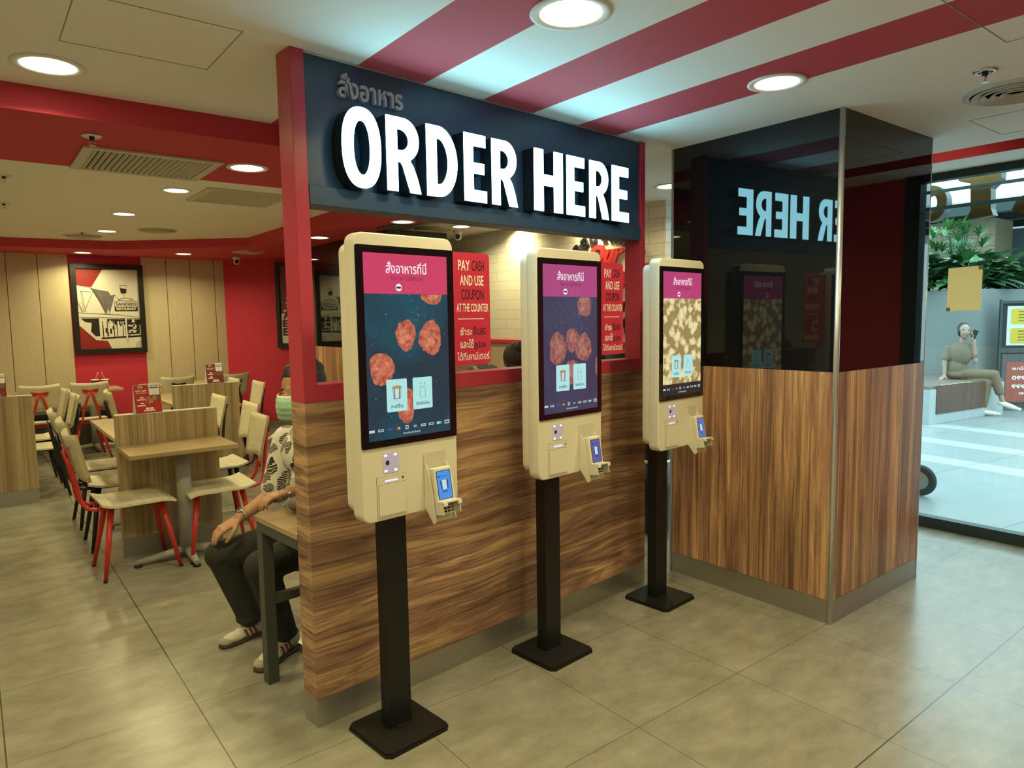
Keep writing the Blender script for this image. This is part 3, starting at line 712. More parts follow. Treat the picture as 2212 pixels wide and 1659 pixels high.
    g.rect(-.1445, .846, -.0265, .984, -.1452, M_dark); g.prism(rrect(-.1435, .8468, -.0275, .9832, .002, 2), -.1468, -.1453, M_cream, 'Y')
    g.rect(-.1385, .8530, -.0335, .9585, -.14695, M_dark); g.prism(rrect(-.1378, .8536, -.0342, .957, .004, 3), -.1500, -.1470, M_cream, 'Y')
    pr = g.obj('receipt_printer_door', t)
    g = G(); g.box(-.112, -.1480, .9655, -.062, -.1468, .9705, mat('blue_led', (.5, .5, .8), .4, var=0, emit=(.35, .40, 1.0), estr=1.4)); g.obj('indicator_light', pr)
    g = G(); g.cyl((-.041, -.1480, .972), .0038, .0012, mat('brass_lock', (.20, .14, .04), .35, metal=.8), 'Y', 14); g.rect(-.0416, .9695, -.0404, .9745, -.1482, M_dark); g.obj('lock', pr)
    # payment terminal in its cradle
    g = G()
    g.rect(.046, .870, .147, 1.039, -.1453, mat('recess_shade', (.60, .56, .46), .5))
    g.prism([(-.145, 1.0), (-.158, .998), (-.178, .960), (-.206, .805), (-.192, .795), (-.145, .850)], .050, .0535, M_cream, 'X')
    g.prism([(-.145, 1.0), (-.158, .998), (-.178, .960), (-.206, .805), (-.192, .795), (-.145, .850)], .138, .1415, M_cream, 'X')
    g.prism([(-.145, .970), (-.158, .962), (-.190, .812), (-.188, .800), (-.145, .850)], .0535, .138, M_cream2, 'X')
    g.box(.050, -.150, 1.0, .054, -.145, 1.035, M_cream); g.box(.142, -.150, .97, .146, -.145, 1.035, M_cream)
    cr = g.obj('terminal_cradle', t)
    T = Matrix.Translation((.0935, -.172, .988)) @ Matrix.Rotation(R(-9.5), 4, 'X')
    g = G(); g.X = T
    g.box(-.037, -.020, -.165, .037, .016, 0, M_cream, .005, 3); g.box(-.036, .010, -.150, .036, .034, -.035, M_cream, .003, 2)
    g.prism([(-.037, -.028), (.037, -.028), (.037, .012), (-.037, .012)], -.004, .0015, M_cream, 'Z') if False else None
    term = g.obj('card_terminal', t)
    g = G(); g.X = T
    yy = -.0206
    g.flat(rrect(-.031, -.112, .031, -.012, .002, 2), yy, M_bezel); sc_ = [sr(70, 140, 220), sr(84, 90, 150), sr(84, 110, 175)][idx]
    g.rect(-.0285, -.110, .0285, -.014, yy - .0002, screen('screen_terminal_%d' % idx, sc_)); dk = screen('screen_term_ink', sr(24, 36, 60))
    g.text('Bangkok Bank', -.016, .018, -.034, -.030, yy - .0004, dk, bold=.02); g.flat(circ(-.020, -.032, .003, 10), yy - .0004, dk)
    maro = screen('screen_term_red', sr(110, 40, 56))
    for s_ in (-1, 1): g.flat([(s_ * .0185, -.046), (s_ * .0150, -.078), (s_ * .0112, -.078), (s_ * .0120, -.046)][::s_], yy - .0004, maro)
    g.flat([(-.0095, -.045), (-.0085, -.078), (.0085, -.078), (.0095, -.045)], yy - .0004, screen('screen_card', sr(168, 220, 218)))
    g.text('KFC', -.011, .011, -.089, -.081, yy - .0005, screen('screen_term_navy', sr(16, 28, 70)), bold=.03)
    g.obj('terminal_screen', term)
    g = G(); g.X = T   # key hood
    g.box(-.040, -.048, -.163, -.034, -.018, -.118, M_cream, .002); g.box(.034, -.048, -.163, .040, -.018, -.118, M_cream, .002)
    g.prism([(-.040, -.018), (-.040, -.048), (-.034, -.056), (-.018, -.060), (.018, -.060), (.034, -.056), (.040, -.048), (.040, -.018)], -.121, -.116, M_cream, 'Z')
    g.box(-.040, -.058, -.133, -.022, -.052, -.118, M_cream, .002); g.box(.022, -.058, -.133, .040, -.052, -.118, M_cream, .002)
    g.obj('key_hood', term)
    g = G(); g.X = T
    for r_ in range(3):
        for c_ in range(4):
            mm = M_rubber if c_ < 3 else mat('green_key', (.08, .17, .09), .5, var=0) if r_ else mat('red_key', (.35, .16, .13), .5, var=0)
            g.box(-.030 + c_ * .015, -.024, -.136 - r_ * .0105, -.020 + c_ * .015 + (.002 if c_ == 3 else 0), -.020, -.130 - r_ * .0105, mm, .0008, 1)
    g.obj('keypad', term)
    g = G(); g.X = T; g.box(.038, -.016, -.130, .042, -.010, -.030, M_white, .001); g.obj('side_rail', term)
    return t
def bevel_all(g, off):
    """soften the outer rim edges of an extruded rounded rectangle"""
    es = [e for e in g.bm.edges if len(e.link_faces) == 2 and any(len(f.verts) > 6 for f in e.link_faces)]
    k = g.mi(g.mats[0])
    r = bmesh.ops.bevel(g.bm, geom=es, offset=off, segments=3, affect='EDGES', profile=0.5)
    for f in g.bm.faces:
        if len(f.verts) <= 6: f.smooth = True
KP = ((1.165, 2.222), (1.995, 2.311), (2.835, 2.393))
KR = (R(5.6), R(5.4), R(5.2))
kiosk(0, (KP[0][0], KP[0][1], 0), KR[0], 'nearest ordering kiosk, three fried nuggets on its screen, left end of the partition')
kiosk(1, (KP[1][0], KP[1][1], 0), KR[1], 'middle ordering kiosk, dusky purple screen with five nuggets')
kiosk(2, (KP[2][0], KP[2][1], 0), KR[2], 'farthest ordering kiosk beside the pillar, its screen filled with popcorn chicken')

def notice(i, label):
    ax, ay = KP[i]; t = thing('payment_notice', label, 'sign', (ax, ay, 0), KR[i], 'red payment notices beside the kiosks')
    x0, x1 = .199, .408; y0 = -.106
    g = G(); pts = [(x0, 1.333), (x1 - .016, 1.333)] + arcpts(x1 - .016, 1.349, .016, .016, -90, 0, 5)[1:] + [(x1, 1.731)] + arcpts(x1 - .016, 1.731, .016, .016, 0, 90, 5)[1:] + [(x0, 1.747)]
    g.prism(pts, y0, y0 + .005, M_signred, 'Y'); g.obj('board', t)
    g = G(); w = x1 - x0; y = y0 - .0006
    xl = .226 if i == 0 else .246; w = x1 - xl; X = lambda f: xl + w * f
    for s_, a, b, z0, z1, m in (('PAY', .16, .47, 1.681, 1.719, M_wtxt), ('CASH', .52, .85, 1.681, 1.719, M_btxt), ('AND USE', .20, .83, 1.627, 1.665, M_wtxt), ('COUPON', .23, .83, 1.575, 1.613, M_btxt), ('AT THE COUNTER', .10, .95, 1.530, 1.561, M_wtxt),
                                ('ชำระ', .18, .50, 1.444, 1.473, M_wtxt), ('เงินสด', .51, .86, 1.444, 1.476, M_btxt), ('และใช้', .18, .53, 1.396, 1.430, M_wtxt), ('คูปอง', .54, .87, 1.387, 1.420, M_btxt), ('ได้ที่เคาน์เตอร์', .09, .96, 1.351, 1.382, M_wtxt)):
        g.text(s_, X(a), X(b), z0, z1, y, m, bold=.012)
    g.rect(X(.13), 1.5025, X(.82), 1.5055, y, M_wtxt)
    g.obj('lettering', t)
notice(0, 'red PAY CASH AND USE COUPON notice on the right side of the nearest kiosk')
notice(1, 'red PAY CASH AND USE COUPON notice on the right side of the middle kiosk')

# ================================================================ ceiling fittings
def round_diffuser(x, y, z, label, r=0.19):
    t = thing('round_diffuser', label, 'air vent', (x, y, z), 0, 'round ceiling air diffusers')
    g = G(); g.lathe([(r, .0), (r, -.006), (r * .90, -.012), (r * .86, -.004), (r * .90, .0)], (0, 0, 0), M_grille, 40); g.obj('rim', t)
    g = G(); g.cyl((0, 0, -.0008), r * .9, .0006, M_dark, seg=32); g.obj('throat', t)
    for i, k in enumerate((.78, .60, .42, .24)):
        g = G(); g.lathe([(r * k, -.002), (r * (k + .07), -.016), (r * (k + .05), -.018), (r * (k - .03), -.003)], (0, 0, 0), M_grille, 36); g.obj('ring', t)
    return t
round_diffuser(3.590, 1.085, CZ, 'round air diffuser in the ceiling at the far right edge')
round_diffuser(1.085, 9.03, 2.49, 'round diffuser in the white tray ceiling above the poster, left of the other')
round_diffuser(1.658, 8.13, 2.49, 'round diffuser in the white tray ceiling, right of the farthest downlight')
round_diffuser(0.600, 4.70, 2.49, 'round diffuser half hidden behind the large slatted grille')
round_diffuser(2.850, 8.95, 2.39, 'dark round diffuser flush in the far red soffit above the red wall')
round_diffuser(3.84, 6.20, CZ, 'round diffuser in the white ceiling seen under the sign')
def slat_grille(x0, y0, x1, y1, z, label, n, mm=M_grille):
    t = thing('slatted_grille', label, 'air vent', ((x0 + x1) / 2, (y0 + y1) / 2, z)); a, b = (x1 - x0) / 2, (y1 - y0) / 2; w = .045
    g = G()
    for q in ((-a, -b, a, -b + w), (-a, b - w, a, b), (-a, -b + w, -a + w, b - w), (a - w, -b + w, a, b - w)): g.box(q[0], q[1], -.012, q[2], q[3], 0, mm, .002, 1)
    g.obj('frame', t)
    g = G(); g.box(-a + w, -b + w, -.003, a - w, b - w, -.001, M_dark); g.obj('backing', t)
    g = G(); ww = (2 * a - 2 * w) / n
    for i in range(n):
        xx = -a + w + i * ww; g.prism([(xx + ww * .12, -.004), (xx + ww * .50, -.013), (xx + ww * .66, -.013), (xx + ww * .28, -.004)], -b + w, b - w, mm, 'Y')
    g.obj('slats', t); return t
slat_grille(0.488, 3.815, 1.115, 4.372, 2.335, 'large cream slatted grille in the red soffit', 20)
slat_grille(1.455, 5.42, 2.085, 6.06, 2.49, 'cream slatted grille in the white tray ceiling beside the left post', 26)
slat_grille(2.96, 5.42, 3.125, 5.72, 2.335, 'dark slatted grille on the soffit edge seen under the sign', 6, M_gun)
def sprinkler(x, y, z, label):
    t = thing('fire_sprinkler', label, 'sprinkler', (x, y, z), 0, 'ceiling fire sprinklers')
    g = G(); g.lathe([(.042, 0), (.042, -.004), (.030, -.010), (.024, -.006), (.022, 0)], (0, 0, 0), M_alu, 24); g.obj('escutcheon', t)
    g = G(); g.cyl((0, 0, -.020), .010, .020, M_dark, seg=12); g.tube([(-.010, 0, -.018), (-.012, 0, -.030), (0, 0, -.042)], .0025, M_alu, 6); g.tube([(.010, 0, -.018), (.012, 0, -.030), (0, 0, -.042)], .0025, M_alu, 6)
    g.cyl((0, 0, -.045), .014, .002, M_alu, seg=14); g.obj('spray_head', t)
sprinkler(3.194, 1.070, CZ, 'chrome sprinkler head in the pale ceiling at the right, left of the round diffuser')
sprinkler(0.497, 3.62, 2.335, 'sprinkler head on the red soffit just behind the large grille corner')
sprinkler(1.042, 8.70, 2.49, 'sprinkler head hanging before the left round diffuser above the poster')
sprinkler(0.267, 5.72, 2.49, 'sprinkler head at the left edge on the white tray ceiling, nearer one')
sprinkler(0.311, 6.96, 2.49, 'sprinkler head at the left edge on the white tray ceiling, farther one')
def camera_dome(x, y, z, yaw, label):
    t = thing('security_camera', label, 'camera', (x, y, z), yaw)
    g = G(); g.lathe([(.050, 0), (.052, -.006), (.046, -.030), (.030, -.038), (0, -.04)], (0, 0, 0), M_white, 24); g.obj('mount', t)
    g = G(); g.ell((0, 0, -.062), (.040, .040, .040), M_white); g.obj('ball', t)
    g = G(); g.X = Matrix.Translation((0, -.018, -.068)) @ Matrix.Rotation(R(75), 4, 'X'); g.cyl((0, 0, .0), .025, .024, M_dark, seg=20); g.obj('lens', t)
camera_dome(4.14, 6.19, CZ, R(-35), 'white ball security camera under the white ceiling, above the red notice')
camera_dome(2.93, 9.72, 2.39, R(-15), 'small white ball security camera at the top of the far red wall')
def hatch(x0, y0, x1, y1, label):
    g = G(); w = .0035
    for q in ((x0, y0, x1, y0 + w), (x0, y1 - w, x1, y1), (x0, y0 + w, x0 + w, y1 - w), (x1 - w, y0 + w, x1, y1 - w)): g.box(q[0], q[1], CZ - .0012, q[2], q[3], CZ - .0002, mat('ceiling_joint', (.36, .34, .28), .8, var=0))
    o = g.obj('ceiling_hatch'); tag(o, label, 'hatch')
hatch(.306, 2.36, .770, 2.785, 'square access hatch outline in the beige ceiling, upper left')
hatch(2.36, .35, 2.93, .922, 'access hatch outline crossing the right red stripe, upper right')
hatch(3.95, .95, 4.40, 1.385, 'faint access hatch outline in the ceiling by the shop window')

# ================================================================ posters on the back wall
def poster_restaurant():
    x0, x1, z0, z1 = 1.075, 1.895, 1.142, 2.285
    t = thing('framed_poster', 'large black-framed poster of a gabled roadside restaurant on the red wall strip', 'picture', ((x0 + x1) / 2, 10.35, z0))
    a = (x1 - x0) / 2; h = z1 - z0; g = G(); fw = .062
    g.prism([(-a, 0), (a, 0), (a, h), (-a, h)], -.035, .006, M_frame, 'Y', holes=[[(-a + fw, fw), (a - fw, fw), (a - fw, h - fw), (-a + fw, h - fw)]]); g.obj('frame', t)
    g = G(); A = a - fw; y = -.010
    def P(u, v): return (-A + 2 * A * u, fw + (h - 2 * fw) * v)      # u,v in 0..1 of the print
    def poly(pts, m, k=0): g.flat([P(*p) for p in pts], y - .0004 * k, m)
    grey = mat('print_grey', (.16, .15, .14), .4, var=.3, vscale=60); pale = M_paper; ink = mat('poster_ink', (.02, .018, .015), .4, var=0); red = mat('poster_red', (.26, .022, .02), .4, var=.05)
    poly([(0, 0), (1, 0), (1, 1), (0, 1)], pale)
    poly([(0, .80), (.23, .77), (.43, 1), (0, 1)], red, 1)
    poly([(0, 0), (.50, 0), (.44, .10), (.26, .11), (0, .30)], red, 1)
    poly([(.88, 0), (1, 0), (1, .10), (.93, .08)], mat('poster_shade', (.50, .48, .42), .4, var=0), 1)
    def line(p, q, w=.006, k=3):
        d = Vector((q[0] - p[0], q[1] - p[1])); n = Vector((-d.y, d.x)).normalized() * w / 2
        poly([(p[0] - n.x, p[1] - n.y), (q[0] - n.x, q[1] - n.y), (q[0] + n.x, q[1] + n.y), (p[0] + n.x, p[1] + n.y)], ink, k)
    poly([(.22, .755), (.50, .715), (.54, .66), (.44, .43), (.36, .57)], grey, 2); poly([(.42, .64), (.60, .68), (.50, .45)], grey, 4)
    for p, q in (((0, .80), (.25, .755)), ((.22, .755), (.50, .715)), ((.50, .715), (.54, .66)), ((.42, .64), (.60, .68)), ((.42, .64), (.47, .47)), ((.25, .755), (.44, .43)), ((.28, .73), (.47, .44)), ((.60, .68), (.49, .43)), ((.60, .68), (.70, .58)),
                 ((.25, .72), (.10, .47)), ((0, .60), (.08, .46)), ((.06, .72), (.09, .46)), ((.08, .72), (.115, .46)), ((.0, .57), (.07, .46)), ((.05, .72), (.22, .71)), ((0, .455), (.62, .425)), ((0, .40), (1, .375)), ((.62, .43), (1, .39))): line(p, q)
    poly([(.03, .385), (.32, .385), (.32, .16), (.25, .16), (.18, .22), (.20, .33), (.10, .34)], ink, 3)
    poly([(.45, .375), (1, .365), (1, .34), (.45, .345)], ink, 3)
    rnd = random.Random(5)
    poly([(.34, .12), (1, .14), (1, .165), (.34, .14)], ink, 3)
    for i in range(46):
        u = rnd.uniform(.36, .97); v = rnd.uniform(.15, .33); w_ = rnd.uniform(.008, .03); hh = rnd.uniform(.01, .07)
        poly([(u, v), (u + w_, v), (u + w_, min(v + hh, .36)), (u, min(v + hh, .36))], ink if i % 3 else pale, 4 + i % 3)
    for u in (.37, .44, .55, .60, .70): poly([(u, .14), (u + .012, .14), (u + .012, .35), (u, .35)], ink, 5)
    poly([(.74, .36), (.98, .36), (.98, .18), (.74, .18)], ink, 6)
    for i in range(14):
        u = rnd.uniform(.75, .93); v = rnd.uniform(.19, .32); poly([(u, v), (u + .05, v), (u + .045, v + .018), (u, v + .018)], pale, 8)
    poly([(.85, .33), (.91, .33), (.89, .37), (.87, .37)], pale, 9)
    poly([(.745, .08), (.775, .08), (.775, .48), (.745, .48)], pale, 10); line((.745, .08), (.745, .42), .003, 11); line((.775, .08), (.775, .42), .003, 11)
    # round-topped sign on its pole
    arc = [(.78 + .135 * math.cos(a_), .60 + .045 * math.sin(a_)) for a_ in [PI * i / 14 for i in range(15)]]
    poly([(.585, .475), (.97, .475), (.97, .595)] + arc + [(.585, .595)], ink, 11)
    arc = [(.78 + .125 * math.cos(a_), .595 + .042 * math.sin(a_)) for a_ in [PI * i / 14 for i in range(15)]]
    poly([(.592, .53), (.963, .53), (.963, .588)] + arc + [(.592, .588)], pale, 12)
    def txt(s, u0, u1, v0, v1, m, k, b=.02): 
        p, q = P(u0, v0), P(u1, v1); g.text(s, p[0], q[0], p[1], q[1], y - .0004 * k, m, bold=b)
    txt('HARLAND', .67, .88, .594, .618, ink, 13); txt('SANDERS', .61, .95, .542, .582, ink, 13, .03); txt('RESTAURANT', .615, .945, .485, .522, pale, 13, .04)
    poly([(.70, .70), (.79, .70), (.81, .80), (.69, .80)], ink, 11); poly([(.705, .765), (.80, .755), (.805, .793), (.697, .793)], pale, 12); line((.748, .70), (.748, .645), .006, 11)
    g.obj('print', t)
poster_restaurant()
def poster_letters():
    t = thing('framed_poster', 'black-framed poster of stacked slab letters on the far red wall beside the post', 'picture', (3.475, 9.80, 1.15), R(-45))
    x0, x1, h, fw = 0.0, .80, 1.19, .055; g = G(); m2 = mat('poster_dusk', (.20, .05, .06), .4)
    g.prism([(x0, 0), (x1, 0), (x1, h), (x0, h)], -.035, .0, M_frame, 'Y', holes=[[(x0 + fw, fw), (x1 - fw, fw), (x1 - fw, h - fw), (x0 + fw, h - fw)]]); g.obj('frame', t)
    g = G(); y = -.012; g.rect(fw, fw, x1 - fw, h - fw, y, m2)
    g.rect(fw + .005, fw + .01, x1 - fw, .48, y - .0005, M_paper); dk = mat('poster_maroon', (.09, .02, .02), .4)
    for s_, a, b, z0, z1, mm, k in (('+', .13, .19, .60, .66, M_paper, 1), ('t', .14, .19, .67, .72, M_paper, 1), ('‡', .14, .20, .54, .61, M_paper, 1), ('A R', .09, .34, .40, .52, dk, 2), ('E T', .08, .34, .29, .39, dk, 2), ('E N', .08, .36, .17, .28, dk, 2), ('I', .19, .22, .07, .16, dk, 2)):
        g.text(s_, a, b, z0, z1, y - .0006 * k, mm, bold=.05)
    g.rect(.10, .50, x1 - fw, .53, y - .0004, M_paper); g.obj('print', t)
poster_letters()

# ================================================================ dining chairs
def make_chair(name, label, col, pos, rot, group):
    t = thing(name, label, 'chair', pos, rot, group)
    # local: faces +x, z up; seat centre at origin
    g = G(); n = 10; prof = []
    for i in range(n + 1):
        u = i / n; x = -.200 + .40 * u; z = .445 + (.020 * max(0, (.20 - u) / .20) ** 1.6) - (.016 * max(0, (u - .85) / .15) ** 1.5); prof.append((x, z))
    k = g.mi(M_ply); pts = prof + [(p[0], p[1] - .014) for p in reversed(prof)]
    vs = []
    sec = [(-.205, .95), (-.19, 1), (.19, 1), (.205, .95)]
    g.prism(pts, -.20, .20, M_ply, 'Y', mside=M_ply); g.obj('seat', t)
    g = G(); g.box(-.15, -.10, .405, .15, -.075, .431, col, .003); g.box(-.15, .075, .405, .15, .10, .431, col, .003); g.box(-.15, -.10, .405, -.125, .10, .431, col, .003); g.box(.125, -.10, .405, .15, .10, .431, col, .003); g.obj('seat_frame', t)
    for sx in (-1, 1):
        for sy in (-1, 1):
            g = G(); g.tube([(sx * .135, sy * .085, .425), (sx * .205, sy * .185, .012)], [.019, .0115], col, 12); g.cyl((sx * .207, sy * .187, 0), .0115, .016, M_rubber, seg=12); g.obj('leg', t)
    for sy in (-1, 1):
        g = G(); g.tube([(-.05, sy * .09, .418), (-.22, sy * .095, .420), (-.262, sy * .093, .434), (-.285, sy * .085, .475), (-.298, sy * .070, .56), (-.325, sy * .034, .70), (-.345, sy * .014, .775)], .0115, col, 10); g.obj('back_strut', t)
    # backrest: laterally curved ply panel leaning back
    g = G(); nu, nv = 12, 8; rows = []; k = g.mi(M_ply); k2 = g.mi(M_plyedge)
    def S_(u, v, off):
        w = (.158 + .032 * v) * (1 - .10 * max(0, .12 - v) / .12 - .05 * max(0, v - .9) / .1)
        yy = u * w; z = .610 + .262 * v + .016 * abs(u) ** 2 * (v - .5) * 2
        x = -.270 - .062 * v + .036 * u * u - off
        return (x, yy, z)
    for off in (0, .016):
        rows.append([[g.bm.verts.new(S_(-1 + 2 * i / nu, j / nv, off)) for i in range(nu + 1)] for j in range(nv + 1)])
    for a_, rr in enumerate(rows):
        for j in range(nv):
            for i in range(nu):
                f = g.bm.faces.new((rr[j][i], rr[j][i + 1], rr[j + 1][i + 1], rr[j + 1][i])); f.material_index = k; f.smooth = True
    def edge(seq):
        for p in range(len(seq) - 1):
            (r0, i0), (r1, i1) = seq[p], seq[p + 1]
            f = g.bm.faces.new((rows[0][r0][i0], rows[0][r1][i1], rows[1][r1][i1], rows[1][r0][i0])); f.material_index = k2
    edge([(0, i) for i in range(nu + 1)]); edge([(nv, i) for i in range(nu + 1)]); edge([(j, 0) for j in range(nv + 1)]); edge([(j, nu) for j in range(nv + 1)])
    bmesh.ops.recalc_face_normals(g.bm, faces=g.bm.faces); g.obj('backrest', t)
    # bow-tie bracket
    g = G(); g.X = Matrix.Translation((-.336, 0, .785)) @ Matrix.Rotation(R(-13.3), 4, 'Y')
    g.prism([(-.080, .026), (0, .010), (.080, .026), (.070, -.018), (0, -.014), (-.070, -.018)], -.006, -.001, col, 'X')
    g.cyl((-.010, -.02, .0), .004, .006, M_steel, 'X', 8); g.cyl((-.010, .02, .0), .004, .006, M_steel, 'X', 8); g.obj('back_bracket', t)
    return t
GA = 'pale ply dining chairs with black legs'; GB = 'pale ply dining chairs with red legs'
redc = make_chair('dining_chair', 'pale ply chair with red legs at the nearest table, left side, seen from its side', M_cred, (.745, 4.79, 0), R(2), GB)
blkc = make_chair('dining_chair', 'black-legged ply chair right behind the nearest left red-legged chair', M_blk2, (.770, 5.45, 0), R(0), GA)
dup(redc, (1.235, 4.78, 0), R(178), 'pale ply chair with red legs at the nearest table, right side, by the seated man', GB)
dup(blkc, (.775, 6.12, 0), R(1), 'black-legged ply chair in the left row, second behind the red-legged one', GA)
dup(blkc, (1.415, 5.52, 0), R(180), 'black-legged ply chair just behind the right red-legged chair', GA)
dup(blkc, (1.395, 6.30, 0), R(182), 'black-legged ply chair mostly hidden, its top seen over the nearest wooden divider', GA)
dup(blkc, (.430, 7.42, 0), R(180), 'black-legged ply chair behind the left divider, facing left, nearer of two', GA)
dup(blkc, (.420, 8.05, 0), R(182), 'black-legged ply chair behind the left divider, facing left, farther of two', GA)
dup(blkc, (1.335, 7.55, 0), R(-3), 'black-legged ply chair left of the second divider, behind the red table card', GA)
dup(blkc, (2.130, 7.52, 0), R(180), 'black-legged ply chair right of the second divider, nearer one', GA)
dup(blkc, (2.080, 8.20, 0), R(182), 'black-legged ply chair right of the second divider, farther one', GA)
dup(blkc, (1.975, 9.33, 0), R(88), 'black-legged ply chair with its back to us under the right cream panels, left one', GA)
dup(blkc, (2.610, 9.33, 0), R(92), 'black-legged ply chair with its back to us under the right cream panels, right one', GA)
dup(redc, (1.030, 9.25, 0), R(92), 'red-legged ply chair with its back to us, in front of the two drink cups', GB)
dup(redc, (.590, 9.25, 0), R(88), 'red-legged ply chair with its back to us, in front of the food box', GB)
dup(blkc, (2.42, 6.55, 0), R(150), 'ply chair with black legs behind the masked man, mostly hidden by him', GA)

# ================================================================ tables, dividers
def table(label, x0, y0, x1, y1, group='oak-topped dining tables', z=.735, ped=None):
    cx, cy = (x0 + x1) / 2, (y0 + y1) / 2; t = thing('dining_table', label, 'table', (cx, cy, 0), 0, group); a, b = (x1 - x0) / 2, (y1 - y0) / 2
    bx('tabletop', -a, -b, z - .028, a, b, z, M_oakH, t, .002)
    px, py = ped or (0, 0)
    g = G(); g.cyl((px, py, .04), .043, z - .068, M_grey, seg=24); g.obj('pedestal', t)
    g = G(); g.box(px - .15, py - .10, z - .034, px + .15, py + .10, z - .028, M_grey); g.obj('top_plate', t)
    g = G()
    for ang in (0, 90, 180, 270):
        g.X = Matrix.Translation((px, py, 0)) @ Matrix.Rotation(R(ang), 4, 'Z')
        L = .30 if ang in (0, 180) else .23
        g.tube([(.02, 0, .055), (L * .55, 0, .042), (L, 0, .026)], [.030, .024, .016], M_grey, 10)
    g.obj('cross_base', t)
    for ang in (0, 90, 180, 270):
        L = .30 if ang in (0, 180) else .23; g = G(); g.cyl((px + math.cos(R(ang)) * (L - .01), py + math.sin(R(ang)) * (L - .01), 0), .024, .012, M_rubber, seg=14); g.obj('glide', t)
    return t
table('nearest oak table between the two red-legged chairs, grey pedestal', .705, 4.56, 1.325, 5.005, ped=(.02, -.02))
table('oak table hidden behind the nearest divider, its left corner showing', .745, 5.09, 1.325, 6.55)
table('oak table behind the second divider, its left edge showing', 1.52, 7.13, 2.08, 8.45)
table('oak table behind the left divider', -.35, 7.22, .38, 8.4)
table('oak table against the back wall bench holding the food box', .20, 9.50, .80, 9.99, z=.745)
table('oak table against the back wall bench holding two drink cups', .86, 9.50, 1.46, 9.99, z=.745)
table('oak table against the back wall under the right cream panels', 1.70, 9.50, 2.85, 9.99, z=.745)
def divider(label, x0, y0, x1, h=.93, th=.07):
    cx = (x0 + x1) / 2; a = (x1 - x0) / 2; t = thing('wood_divider', label, 'divider', (cx, y0 + th / 2, 0)); b = th / 2
    bx('panel', -a, -b, .125, a, b, h - .004, M_oakV, t, .0015); bx('kick_plate', -a + .003, -b + .004, 0, a - .003, b - .004, .125, M_kick, t)
    bx('cap', -a, -b, h - .004, a, b, h, mat('pale_edge_cap', (.62, .58, .50), .35), t)
divider('oak board divider behind the nearest table, red table card on top', .710, 5.010, 1.325)
divider('second oak board divider, farther right, with a table card on top', 1.492, 7.06, 2.085)
divider('oak board divider cut off by the left edge', -.45, 7.12, .406, .925)
# bench along the back wall
t = thing('wall_bench', 'charcoal upholstered bench along the back wall behind the far tables', 'bench', (.6, 10.205, 0))
bx('cushion', -1.3, -.20, .38, .86, .13, .46, mat('charcoal_vinyl', (.035, .032, .035), .5), t, .02); bx('plinth', -1.3, -.16, 0, .84, .13, .38, M_gun, t)

# ---------------------------------------------------------------- table cards
def table_card(label, x, y, z, rot, kind):
    t = thing('table_card', label, 'table card', (x, y, z), rot, 'red table cards on the dividers')
    w, h, d = .080, .185, .034
    g = G()
    def lean(y0): return lambda zz: -d + d * .9 * zz / h
    cf = mat('card_red', (.50, .025, .03), .35, var=.04) if kind == 0 else mat('card_maroon', (.20, .03, .025), .35, var=.4, vscale=25)
    for s_ in (-1, 1):
        k = g.mi(M_wtxt); T = Matrix.Rotation(math.atan2(d, h) * s_ * -1, 4, 'X'); g.X = Matrix.Translation((0, s_ * d, 0)) @ (Matrix.Rotation(math.atan2(d, h) * s_, 4, 'X'))
        g.box(-w, -.001, 0, w, .001, h, M_wtxt)
    g.obj('folded_board', t)
    g = G(); g.X = Matrix.Translation((0, -d, 0)) @ Matrix.Rotation(-math.atan2(d, h), 4, 'X'); y = -.0015
    g.rect(-w + .001, .001, w - .001, h - .001, y, cf)
    g.flat(rrect(.010, .115, .074, h + .010, .008, 3), y - .0006, M_wtxt); g.rect(.016, .160, .070, .166, y - .001, M_btxt)
    g.text('KFC APP', .018, .068, .172, .180, y - .001, M_btxt, bold=.03)
    for i in (-1, 0, 1): g.rect(-.040 + i * .010 - .0025, .162, -.040 + i * .010 + .0025, .178, y - .0005, M_wtxt)
    g.text('KFC APP', -.068, -.002, .140, .152, y - .0005, M_wtxt, bold=.04); g.text('สั่งล่วงหน้าไม่ต้องรอคิว', -.066, -.004, .129, .136, y - .0005, M_wtxt, bold=.02)
    for z0 in (.100, .062):
        g.rect(-.052, z0 - .004, -.022, z0 + .010, y - .0006, M_rtxt); g.rect(-.046, z0 - .002, -.026, z0 + .006, y - .0009, M_wtxt); g.rect(-.066, z0 - .016, -.016, z0 - .008, y - .0006, M_wtxt)
    g.rect(-.030, .012, .038, .020, y - .0006, M_wtxt); g.rect(-.018, .022, .004, .036, y - .0006, M_wtxt); g.rect(.008, .022, .028, .036, y - .0006, M_wtxt)
    fry = mat('print_fried_food', (.52, .27, .06), .5, var=.5, vscale=90) if kind == 0 else mat('print_chicken', (.32, .09, .05), .5, var=.6, vscale=90)
    bk = mat('print_bucket', (.20, .10, .09), .5)
    g.flat([(.012, .085), (.045, .070), (.072, .086), (.070, .112), (.030, .118)], y - .0012, bk)
    rnd = random.Random(kind + 2)
    for i in range(12):
        cx, cz = .020 + rnd.uniform(-.030, .022), .080 + rnd.uniform(-.022, .024); a = rnd.uniform(0, PI)
        g.flat([(cx + .012 * math.cos(b) * math.cos(a) - .005 * math.sin(b) * math.sin(a), cz + .012 * math.cos(b) * math.sin(a) + .005 * math.sin(b) * math.cos(a)) for b in [2 * PI * q / 10 for q in range(10)]], y - .0014 - i * .0001, fry)
    g.obj('print', t)
table_card('red folded table card with fried food, on the nearest divider', .905, 5.045, .93, R(4), 0)
table_card('dark red folded table card on the second divider', 1.872, 7.095, .93, R(2), 1)
table_card('table card at the left edge, standing on the left divider', .155, 7.155, .925, R(-2), 1)
